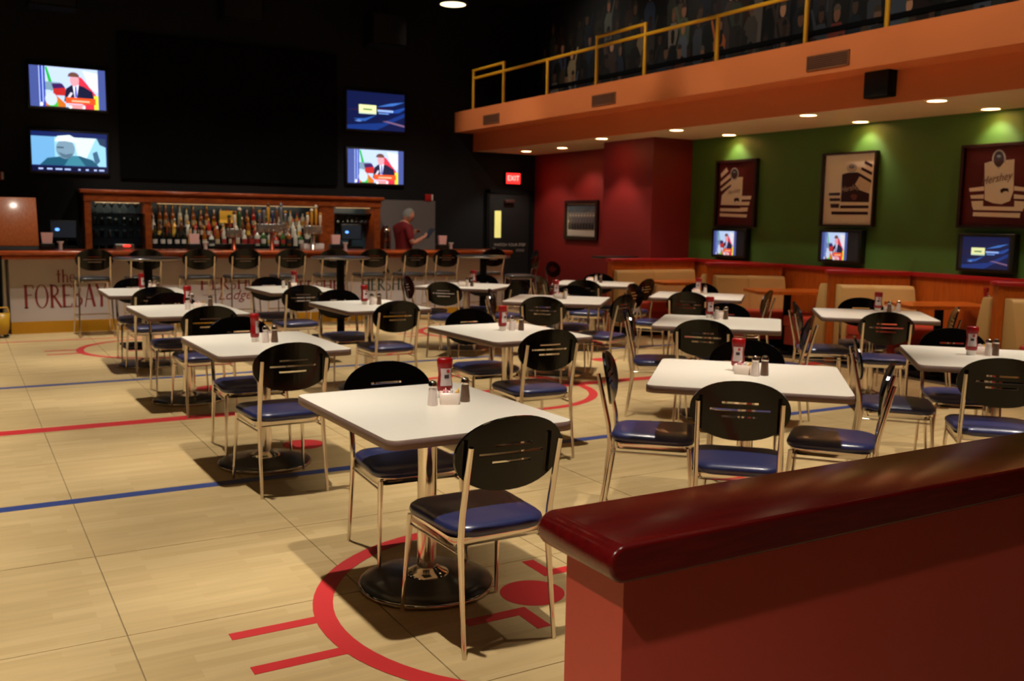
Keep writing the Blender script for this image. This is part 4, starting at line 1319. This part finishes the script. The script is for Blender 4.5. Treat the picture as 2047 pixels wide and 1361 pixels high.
# framed team photo on the red wall
def frame(t, w, h, m, border, depth=.04):
    f = MB()
    for a in ((-w / 2, w / 2, h / 2 - border, h / 2), (-w / 2, w / 2, -h / 2, -h / 2 + border), (-w / 2, -w / 2 + border, -h / 2 + border, h / 2 - border), (w / 2 - border, w / 2, -h / 2 + border, h / 2 - border)):
        f.box(a[0], a[1], -depth, 0, a[2], a[3])
    f.build('frame', m, t)
t = thing('framed_photo', 'framed team photo hanging on the dark red wall', 'picture', (RIGHT_X, 13.63, 1.57), R(-90))
frame(t, 1.0, .68, M_FRAMEDK, .06)
ph = [((206, 190, 176), rect(0, 0, 1, 1)), ((64, 70, 78), rect(.02, .72, .98, .97)), ((110, 100, 96), rect(.02, .5, .98, .74)), ((240, 226, 214), rect(.02, .03, .98, .26))]
for k in range(40):
    ph.append((rnd.choice([(50, 64, 84), (90, 70, 60), (70, 80, 90), (110, 80, 70)]), ell(rnd.uniform(.05, .95), rnd.uniform(.74, .95), .02, .02, 8)))
for row in range(2):
    for k in range(9):
        cx = .1 + k * .1 + row * .03
        cz = .36 + row * .18
        ph.append(((60, 48, 50) if row == 0 else (96, 84, 84), [(cx - .045, cz - .14), (cx + .045, cz - .14), (cx + .045, cz + .06), (cx - .045, cz + .06)]))
        ph.append(((190, 160, 140), ell(cx, cz + .1, .02, .035, 10)))
picture('photo_print', .88, .56, ph, M_PRINT, t, -.012, .0002)
MB().box(-.44, .44, -.035, -.033, -.28, .28).build('pane', M_PICPANE, t)

# framed hockey jerseys on the green wall
MAR, CRM, BGM = (60, 10, 14), (252, 242, 228), (100, 16, 20)
def jersey(kind):
    """print pieces in photo-like drawing units, then scaled to 0..1 of the frame"""
    if kind == 1:
        tl, tr, bl = (172, 258), (413, 250), (162, 642)
        lay = [(CRM, [(180, 325), (218, 285), (230, 310), (183, 350)]), (CRM, [(180, 375), (240, 324), (246, 348), (180, 398)]), (CRM, [(180, 420), (248, 364), (254, 386), (186, 432)]),
               (CRM, [(250, 352), (272, 343), (300, 346), (325, 345), (322, 455), (318, 517), (185, 517), (190, 458), (215, 432), (250, 402)]),
               (CRM, [(320, 460), (382, 458), (377, 480), (318, 482)]), (CRM, [(318, 495), (373, 493), (367, 515), (318, 516)]), (CRM, [(313, 530), (362, 528), (358, 552), (312, 556)]),
               (CRM, [(182, 537), (313, 535), (313, 556), (182, 557)]), (CRM, [(180, 569), (358, 570), (354, 589), (180, 589)]),
               (MAR, [(272, 478), (286, 472), (304, 474), (306, 498), (298, 490), (284, 490), (276, 500)])]
        cx, cy, rx, ry = 272, 326, 27, 38
    elif kind == 2:
        tl, tr, bl = (826, 206), (1142, 198), (808, 657)
        L_ = (232, 206, 178)
        lay = [((254, 238, 214), [(826, 206), (1142, 198), (1112, 657), (808, 657)]),
               (MAR, [(930, 330), (965, 320), (1025, 318), (1045, 334), (1012, 395), (1040, 430), (1100, 452), (1098, 507), (924, 507)]),
               (L_, [(1045, 334), (1112, 385), (1098, 447), (1040, 428), (1012, 394)]),
               (MAR, [(1072, 245), (1116, 272), (1113, 290), (1066, 263)]), (MAR, [(1052, 286), (1115, 321), (1112, 338), (1047, 302)]), (MAR, [(1032, 320), (1112, 370), (1109, 387), (1026, 336)]),
               ((70, 40, 66), [(848, 450), (920, 447), (920, 466), (848, 467)]), ((70, 40, 66), [(852, 485), (922, 483), (922, 502), (855, 503)]), ((60, 26, 40), [(858, 521), (917, 520), (914, 546), (862, 547)]),
               (MAR, [(924, 530), (1098, 527), (1098, 545), (922, 549)]), (MAR, [(866, 571), (1095, 567), (1095, 585), (868, 590)]),
               ((128, 60, 60), [(985, 470), (1000, 456), (1022, 458), (1030, 470), (1020, 494), (1000, 494)])]
        cx, cy, rx, ry = 992, 290, 32, 30
    else:
        tl, tr, bl = (1680, 172), (2094, 158), (1652, 662)
        def mir(p): return [(3776 - x, y - 4) for x, y in p]
        sl = [[(1700, 425), (1796, 412), (1796, 440), (1703, 447)], [(1708, 470), (1796, 462), (1796, 490), (1713, 491)], [(1716, 507), (1792, 502), (1792, 542), (1724, 550)]]
        lay = [(CRM, [(1795, 268), (1838, 256), (1890, 262), (1930, 250), (1978, 246), (1976, 440), (1956, 500), (1905, 522), (1850, 516), (1800, 496)])]
        lay += [(CRM, q) for q in sl] + [(CRM, mir(q)) for q in sl]
        lay += [(CRM, [(1724, 538), (2040, 534), (2034, 560), (1731, 562)]), (CRM, [(1730, 576), (2022, 572), (2018, 601), (1728, 602)]),
                (MAR, [(1898, 432), (1916, 422), (1946, 424), (1950, 448), (1938, 440), (1920, 442), (1908, 454), (1900, 448)])]
        cx, cy, rx, ry = 1886, 244, 42, 60
    lay += [((206, 200, 200), ell(cx, cy, rx, ry, 20)), ((84, 60, 66) if kind != 2 else (216, 190, 166), ell(cx, cy, rx * .78, ry * .8, 20)), ((70, 74, 92), ell(cx, cy - ry * .25, rx * .5, ry * .38, 14)), ((160, 164, 176), ell(cx, cy - ry * .3, rx * .3, ry * .14, 10))]
    if kind == 3:
        lay.append((CRM, [(1850, 262), (1886, 305), (1922, 258), (1922, 300), (1886, 330), (1850, 300)]))
    ax, ay = tr[0] - tl[0], tr[1] - tl[1]
    bx_, by_ = bl[0] - tl[0], bl[1] - tl[1]
    det = ax * by_ - ay * bx_
    def uv(x, y):
        x, y = x - tl[0], y - tl[1]
        return ((x * by_ - y * bx_) / det, 1 - (ax * y - ay * x) / det)
    p = [(BGM, rect(0, 0, 1, 1))]
    for c, q in lay:
        q = [uv(*e) for e in q]
        if sum(q[i][0] * q[(i + 1) % len(q)][1] - q[(i + 1) % len(q)][0] * q[i][1] for i in range(len(q))) < 0:
            q.reverse()
        p.append((c, [(min(max(u, 0), 1), min(max(v, 0), 1)) for u, v in q]))
    return p
for kind, y0, y1, z0, z1, lab in ((1, 9.47, 10.26, 1.50, 2.42, 'framed white hockey jersey on red, nearest the column'),
                                  (2, 7.55, 8.35, 1.535, 2.42, 'framed maroon hockey jersey on cream, in the middle'),
                                  (3, 5.66, 6.46, 1.54, 2.41, 'framed white hockey jersey on red at the right edge')):
    w, h = y1 - y0, z1 - z0
    t = thing('framed_jersey', lab, 'framed jersey', (RIGHT_X, (y0 + y1) / 2, (z0 + z1) / 2), R(-90), 'framed jerseys on the green wall')
    bd = .022 if kind == 2 else .03
    frame(t, w, h, M_FRAMEDK, bd, .06)
    picture('jersey', w - 2 * bd, h - 2 * bd, jersey(kind), M_PRINT, t, -.012, .0006)
    tx, tz, ts = {1: (-.04, .03, .085), 2: (.03, .015, .095), 3: (.0, .075, .115)}[kind]
    text_obj('lettering', 'Hershey', ts, mat('jersey_script_maroon', (140, 96, 92), .7) if kind != 2 else mat('jersey_script_cream', (206, 176, 160), .7), t, tx, -.034, tz, .4, .85, .16)
    MB().box(-w / 2 + bd, w / 2 - bd, -.052, -.05, -h / 2 + bd, h / 2 - bd).build('pane', M_PICPANE, t)

tv('booth_television', 'small booth television under the jersey nearest the column', RIGHT_X, 9.9, 1.28, .60, .33, R(-90), 'host', M_SCREENS, (.02, .76), .1)
tv('booth_television', 'small booth television under the cream framed jersey', RIGHT_X, 7.98, 1.295, .57, .33, R(-90), 'host', M_SCREENS, (.04, .72), .1)
tv('booth_television', 'small booth television at the right edge with yellow box', RIGHT_X, 6.08, 1.285, .57, .33, R(-90), 'logo', M_SCREENS, (0.06, .96), .1)

# ------------------------------------------------------------------ booths
tr = struct(MB().box(RIGHT_X - .06, RIGHT_X, -2.0, 10.83, 0, 1.0).build('trim_2', M_BOOTHWOOD))
struct(MB().box(RIGHT_X - .10, RIGHT_X, -2.0, 10.83, 1.0, 1.04).build('trim_3', M_BOOTHCAP))

def booth_partition(x0, y0, x1, y1, label, pane):
    d = Vector((x1 - x0, y1 - y0)); L = d.length
    rz = math.atan2(d.y, d.x)
    t = thing('booth_partition', label, 'partition', (x0, y0, 0), rz, 'booth partitions')
    MB().box(.06, L, -.045, .045, 0, 1.0).build('panel', M_BOOTHWOOD, t)
    MB().box(0, .06, -.055, .055, 0, 1.0).build('end_post', M_BOOTHWOOD, t)
    MB().rbox(-.03, L, -.08, .08, 1.0, 1.045, .01, 2).build('cap', M_BOOTHCAP, t)
    if pane:
        MB().box(pane[0], pane[1], -.005, .005, 1.046, 1.40).build('glass_pane', M_PANE, t)
    return t, L, rz

def bench(x0, y0, L, rz, side, label, depth=.58):
    """bench against a partition; side -1 faces the camera side; its ends run parallel to the aisle"""
    t = thing('booth_bench', label, 'bench', (x0, y0, 0), rz, 'booth benches')
    s = side
    k_ = math.tan(rz)
    def skew(b_):
        b_.v = [(x + y * k_, y, z) for x, y, z in b_.v]
        return b_
    prof = [(.06, .89), (.12, .885), (.135, .85), (.19, .45), (.21, .12), (.06, .12)]
    x_a, x_b = .0, L - .06
    n = len(prof)
    mid = x_a + (x_b - x_a) * .47
    for xa, xb in ((x_a + .02, mid - .0006), (mid + .0006, x_b)):
        b_ = MB()
        vs = [(xa, s * p, z) for p, z in prof] + [(xb, s * p, z) for p, z in prof]
        b_.add(vs, [tuple(range(n)), tuple(reversed(range(n, 2 * n)))] + [((k + 1) % n, k, n + k, n + (k + 1) % n) for k in range(n)])
        me = skew(b_).mesh('backrest', M_BEIGE)
        bm = bmesh.new(); bm.from_mesh(me)
        bmesh.ops.recalc_face_normals(bm, faces=bm.faces)
        bmesh.ops.bevel(bm, geom=list(bm.edges), offset=.008, segments=2, profile=.5, affect='EDGES')
        for f in bm.faces: f.smooth = True
        bm.to_mesh(me); bm.free()
        link('backrest', me, t)
    def rng(p, q): return sorted((s * p, s * q))
    a, c = rng(.195, depth)
    skew(MB().rbox(x_a + .02, x_b, a, c, .33, .47, .03, 3)).build('seat', M_CORAL, t)
    a, c = rng(.2, depth - .03)
    skew(MB().box(x_a + .03, x_b, a, c, .12, .33)).build('seat_front', mat('coral_base', (168, 50, 38), .5), t)
    a, c = rng(.06, depth - .08)
    skew(MB().box(x_a + .06, x_b, a, c, 0, .12)).build('plinth', M_MATTE, t)
    return t

PART = [(7.80, 10.66, 9.22, 10.58, 'first booth partition, against the dark red column', (.03, .62)),
        (8.42, 9.37, RIGHT_X - .11, 8.88, 'second booth partition, left of the middle jersey', None),
        (8.52, 7.46, RIGHT_X - .11, 6.96, 'third booth partition, under the middle jersey', (.05, .8)),
        (8.47, 5.42, RIGHT_X - .11, 4.92, 'fourth booth partition, at the right edge', (.05, .8))]
bw = ['first', 'second', 'third', 'fourth']
for i, (x0, y0, x1, y1, lab, pane) in enumerate(PART):
    _, L, rz = booth_partition(x0, y0, x1, y1, 'orange wooden ' + lab, pane)
    bench(x0, y0, L, rz, -1, 'beige and coral bench on the near side of the %s booth partition' % bw[i], .58 if i else .46)
    if i:
        bench(x0, y0, L, rz, 1, 'beige and coral bench on the far side of the %s booth partition' % bw[i], .58 if i > 1 else .46)
for i, (x, y, rz) in enumerate(((8.62, 9.95, -12), (8.66, 8.20, -25), (8.72, 6.18, -25))):
    t = thing('booth_table', 'orange wooden pedestal table in the %s booth from the column' % bw[i], 'table', (x, y, 0), R(rz), 'booth tables')
    MB().prism(rrect(.92 if i else 1.05, .6, .04), .725, .76).build('table_top', M_BOOTHTOP, t)
    MB().lathe([(.045, .03), (.045, .725)], 14, (0, 0, 0)).build('column', M_MATTE, t)
    MB().prism(rrect(.5, .4, .05), 0, .03).build('base_plate', M_MATTE, t)
dup(salt0, (9.05, 5.86, .76), 0, 'salt shaker on the booth table at the right edge')
dup(ket0, (9.12, 5.94, .76), 0.4, 'dark ketchup bottle on the booth table at the right edge')

# ------------------------------------------------------------------ the man behind the bar
def skin_mesh(name, verts, edges, radii, root=0, sub=2):
    me = bpy.data.meshes.new(name)
    me.from_pydata(verts, edges, [])
    o = bpy.data.objects.new(name, me)
    COL.objects.link(o)
    sk = o.modifiers.new('skin', 'SKIN')
    sk.use_smooth_shade = True
    for i, r_ in enumerate(radii):
        sv = me.skin_vertices[0].data[i]
        sv.radius = r_ if isinstance(r_, tuple) else (r_, r_)
        sv.use_root = (i == root)
    sb = o.modifiers.new('sub', 'SUBSURF')
    sb.levels = sb.render_levels = sub
    dg = bpy.context.evaluated_depsgraph_get()
    out = bpy.data.meshes.new_from_object(o.evaluated_get(dg))
    bpy.data.objects.remove(o)
    return out

def merge(name, meshes, mats):
    b_ = MB()
    for me, mi in meshes:
        b_.add([tuple(v.co) for v in me.vertices], [list(p.vertices) for p in me.polygons], mi, True)
    return b_.mesh(name, mats)

man = thing('person', 'man in a maroon shirt standing behind the bar looking at a tablet', 'person', (6.36, 14.44, 0), R(-84))
# local frame: he faces +Y, +X is his right hand side
J = {'pel': (0, 0, .94), 'bel': (0, .02, 1.10), 'chest': (0, -.01, 1.30), 'neck0': (0, .0, 1.43), 'neck1': (0, .05, 1.52),
     'sr': (.17, -.01, 1.395), 'er': (.25, .03, 1.14), 'wr': (.17, .27, 1.235), 'sl': (-.17, -.01, 1.395), 'el': (-.24, .05, 1.15), 'wl': (-.10, .22, 1.29),
     'hr': (.095, 0, .92), 'kr': (.10, .02, .50), 'ar': (.10, -.02, .08), 'tr': (.11, .13, .03), 'hl': (-.095, 0, .92), 'kl': (-.10, .03, .50), 'al': (-.10, -.01, .08), 'tl': (-.11, .14, .03)}
order = list(J)
ed = [('pel', 'bel'), ('bel', 'chest'), ('chest', 'neck0'), ('neck0', 'neck1'), ('neck0', 'sr'), ('sr', 'er'), ('er', 'wr'), ('neck0', 'sl'), ('sl', 'el'), ('el', 'wl'),
      ('pel', 'hr'), ('hr', 'kr'), ('kr', 'ar'), ('ar', 'tr'), ('pel', 'hl'), ('hl', 'kl'), ('kl', 'al'), ('al', 'tl')]
rad = {'pel': (.15, .11), 'bel': (.15, .125), 'chest': (.155, .115), 'neck0': .075, 'neck1': .055, 'sr': .062, 'er': .045, 'wr': .03, 'sl': .062, 'el': .045, 'wl': .03,
       'hr': .085, 'kr': .058, 'ar': .042, 'tr': .035, 'hl': .085, 'kl': .058, 'al': .042, 'tl': .035}
E2 = [(order.index(a), order.index(c)) for a, c in ed]
body_me = skin_mesh('body', [J[k] for k in order], E2, [rad[k] for k in order])
parts = [(body_me, 0)]
# head: egg with a nose, brow, ears, bowed forwards
hb = bmesh.new()
bmesh.ops.create_uvsphere(hb, u_segments=20, v_segments=14, radius=1)
for v in hb.verts:
    x, y, z = v.co
    w = .078 * (1 - .18 * max(0, -z)) 
    yy_ = .098 * (1 - (.12 * max(0, -z) if y < 0 else 0))
    zz = .118
    q = Vector((x * w, y * yy_, z * zz))
    if y > .8 and abs(x) < .3 and -.35 < z < .15:
        q.y += .022 * (1 - abs(x) / .3)
    if y > .5 and -.95 < z < -.55:
        q.y += .012
    if y > .75 and .1 < z < .35:
        q.y += .006
    v.co = q
bm_tilt = Matrix.Translation((0, .095, 1.60)) @ Matrix.Rotation(R(-32), 4, 'X')
hb.transform(bm_tilt)
hm_ = bpy.data.meshes.new('head'); hb.to_mesh(hm_); hb.free()
parts.append((hm_, 0))
def blob(c, r_, mi, scale=(1, 1, 1), tilt=bm_tilt):
    h = bmesh.new()
    bmesh.ops.create_uvsphere(h, u_segments=10, v_segments=8, radius=r_)
    for v in h.verts:
        v.co = Vector((v.co.x * scale[0] + c[0], v.co.y * scale[1] + c[1], v.co.z * scale[2] + c[2]))
    h.transform(tilt)
    m_ = bpy.data.meshes.new('blob'); h.to_mesh(m_); h.free()
    parts.append((m_, mi))
for s in (-1, 1):
    blob((s * .078, -.005, -.005), .02, 0, (.4, .8, 1.4))
    blob((s * .03, .088, .018), .011, 1)
blob((0, .093, -.062), .018, 2, (1.4, .5, .35))
# hands
def hand(w, direction, palm_n, curl, spread=.018):
    w, d_, n_ = Vector(w), Vector(direction).normalized(), Vector(palm_n).normalized()
    sd = d_.cross(n_).normalized()
    vs, es, rs = [w - d_ * .02, w + d_ * .035, w + d_ * .085], [(0, 1), (1, 2)], [.026, (.036, .02), (.038, .018)]
    for q in range(4):
        base = w + d_ * .085 + sd * (q - 1.5) * spread
        L_ = (.062, .074, .07, .055)[q]
        i0 = len(vs)
        k1 = base + (d_ * math.cos(curl * .4) + n_ * math.sin(curl * .4)) * L_ * .5
        k2 = k1 + (d_ * math.cos(curl) + n_ * math.sin(curl)) * L_ * .5
        vs += [base, k1, k2]
        es += [(2, i0), (i0, i0 + 1), (i0 + 1, i0 + 2)]
        rs += [.0095, .0085, .007]
    i0 = len(vs)
    b0 = w + d_ * .03 + sd * -.034
    vs += [b0, b0 + d_ * .03 - sd * .022 + n_ * .012, b0 + d_ * .06 - sd * .024 + n_ * .022]
    es += [(1, i0), (i0, i0 + 1), (i0 + 1, i0 + 2)]
    rs += [.012, .010, .008]
    parts.append((skin_mesh('hand', [tuple(v) for v in vs], es, rs, 0, 2), 0))
hand(J['wr'], (-.05, .10, .04), (-.3, -.2, .9), 1.0)
hand(J['wl'], (.05, .07, .05), (.9, .2, -.2), .8)
link('body', merge('body', parts, [M_SKIN, M_EYE, M_LIP]), man)
# shirt: a fuller skin over torso and upper arms
S_ = {'pel': (0, 0, .90), 'bel': (0, .02, 1.09), 'chest': (0, -.01, 1.30), 'neck0': (0, .0, 1.425), 'collar': (0, .032, 1.492), 'sr': (.17, -.01, 1.395), 'er': (.235, .022, 1.18), 'sl': (-.17, -.01, 1.395), 'el': (-.228, .035, 1.18)}
so = list(S_)
se = [('pel', 'bel'), ('bel', 'chest'), ('chest', 'neck0'), ('neck0', 'collar'), ('neck0', 'sr'), ('sr', 'er'), ('neck0', 'sl'), ('sl', 'el')]
sr_ = {'pel': (.17, .13), 'bel': (.172, .148), 'chest': (.175, .137), 'neck0': .11, 'collar': .074, 'sr': .08, 'er': .066, 'sl': .08, 'el': .066}
link('shirt', merge('shirt', [(skin_mesh('shirt', [S_[k] for k in so], [(so.index(a), so.index(c)) for a, c in se], [sr_[k] for k in so]), 0)], [M_SHIRT]), man)
T_ = {'pel': (0, 0, .93), 'hr': (.095, 0, .90), 'kr': (.10, .02, .50), 'ar': (.10, -.02, .07), 'hl': (-.095, 0, .90), 'kl': (-.10, .03, .50), 'al': (-.10, -.01, .07)}
to = list(T_)
te = [('pel', 'hr'), ('hr', 'kr'), ('kr', 'ar'), ('pel', 'hl'), ('hl', 'kl'), ('kl', 'al')]
trd = {'pel': (.16, .125), 'hr': .105, 'kr': .078, 'ar': .062, 'hl': .105, 'kl': .078, 'al': .062}
link('trousers', merge('trousers', [(skin_mesh('trousers', [T_[k] for k in to], [(to.index(a), to.index(c)) for a, c in te], [trd[k] for k in to]), 0)], [M_TROUSER]), man)
# short grey hair: cap over the skull, leaving the face free
hh = bmesh.new()
bmesh.ops.create_uvsphere(hh, u_segments=20, v_segments=14, radius=1)
dele = [v for v in hh.verts if (v.co.y > .25 and v.co.z < .55 + (v.co.y - .25) * .35) or v.co.z < -.45 - .3 * v.co.y * (-1 if v.co.y < 0 else 1)]
bmesh.ops.delete(hh, geom=dele, context='VERTS')
for v in hh.verts:
    v.co = Vector((v.co.x * .084, v.co.y * .104, v.co.z * .125))
hh.transform(bm_tilt)
hme = bpy.data.meshes.new('hair'); hh.to_mesh(hme); hh.free()
for p in hme.polygons: p.use_smooth = True
hme.materials.append(M_HAIR)
link('hair', hme, man)
mm = man.matrix_basis
tb = thing('tablet', 'dark tablet held up in the man\'s hands', 'tablet', (0, 0, 0), 0)
tb.location = Matrix.Translation(man.location) @ Matrix.Rotation(R(-84), 4, 'Z') @ Vector((.12, .43, 1.315))
tb.rotation_euler = (R(48), 0, R(-84))
MB().rbox(-.085, .085, -.105, .105, -.006, .006, .004).build('case', M_BLACK, tb)
MB().box(-.075, .075, -.095, .095, .006, .0075).build('display', M_POSSCR, tb)

bpy.context.view_layer.update()
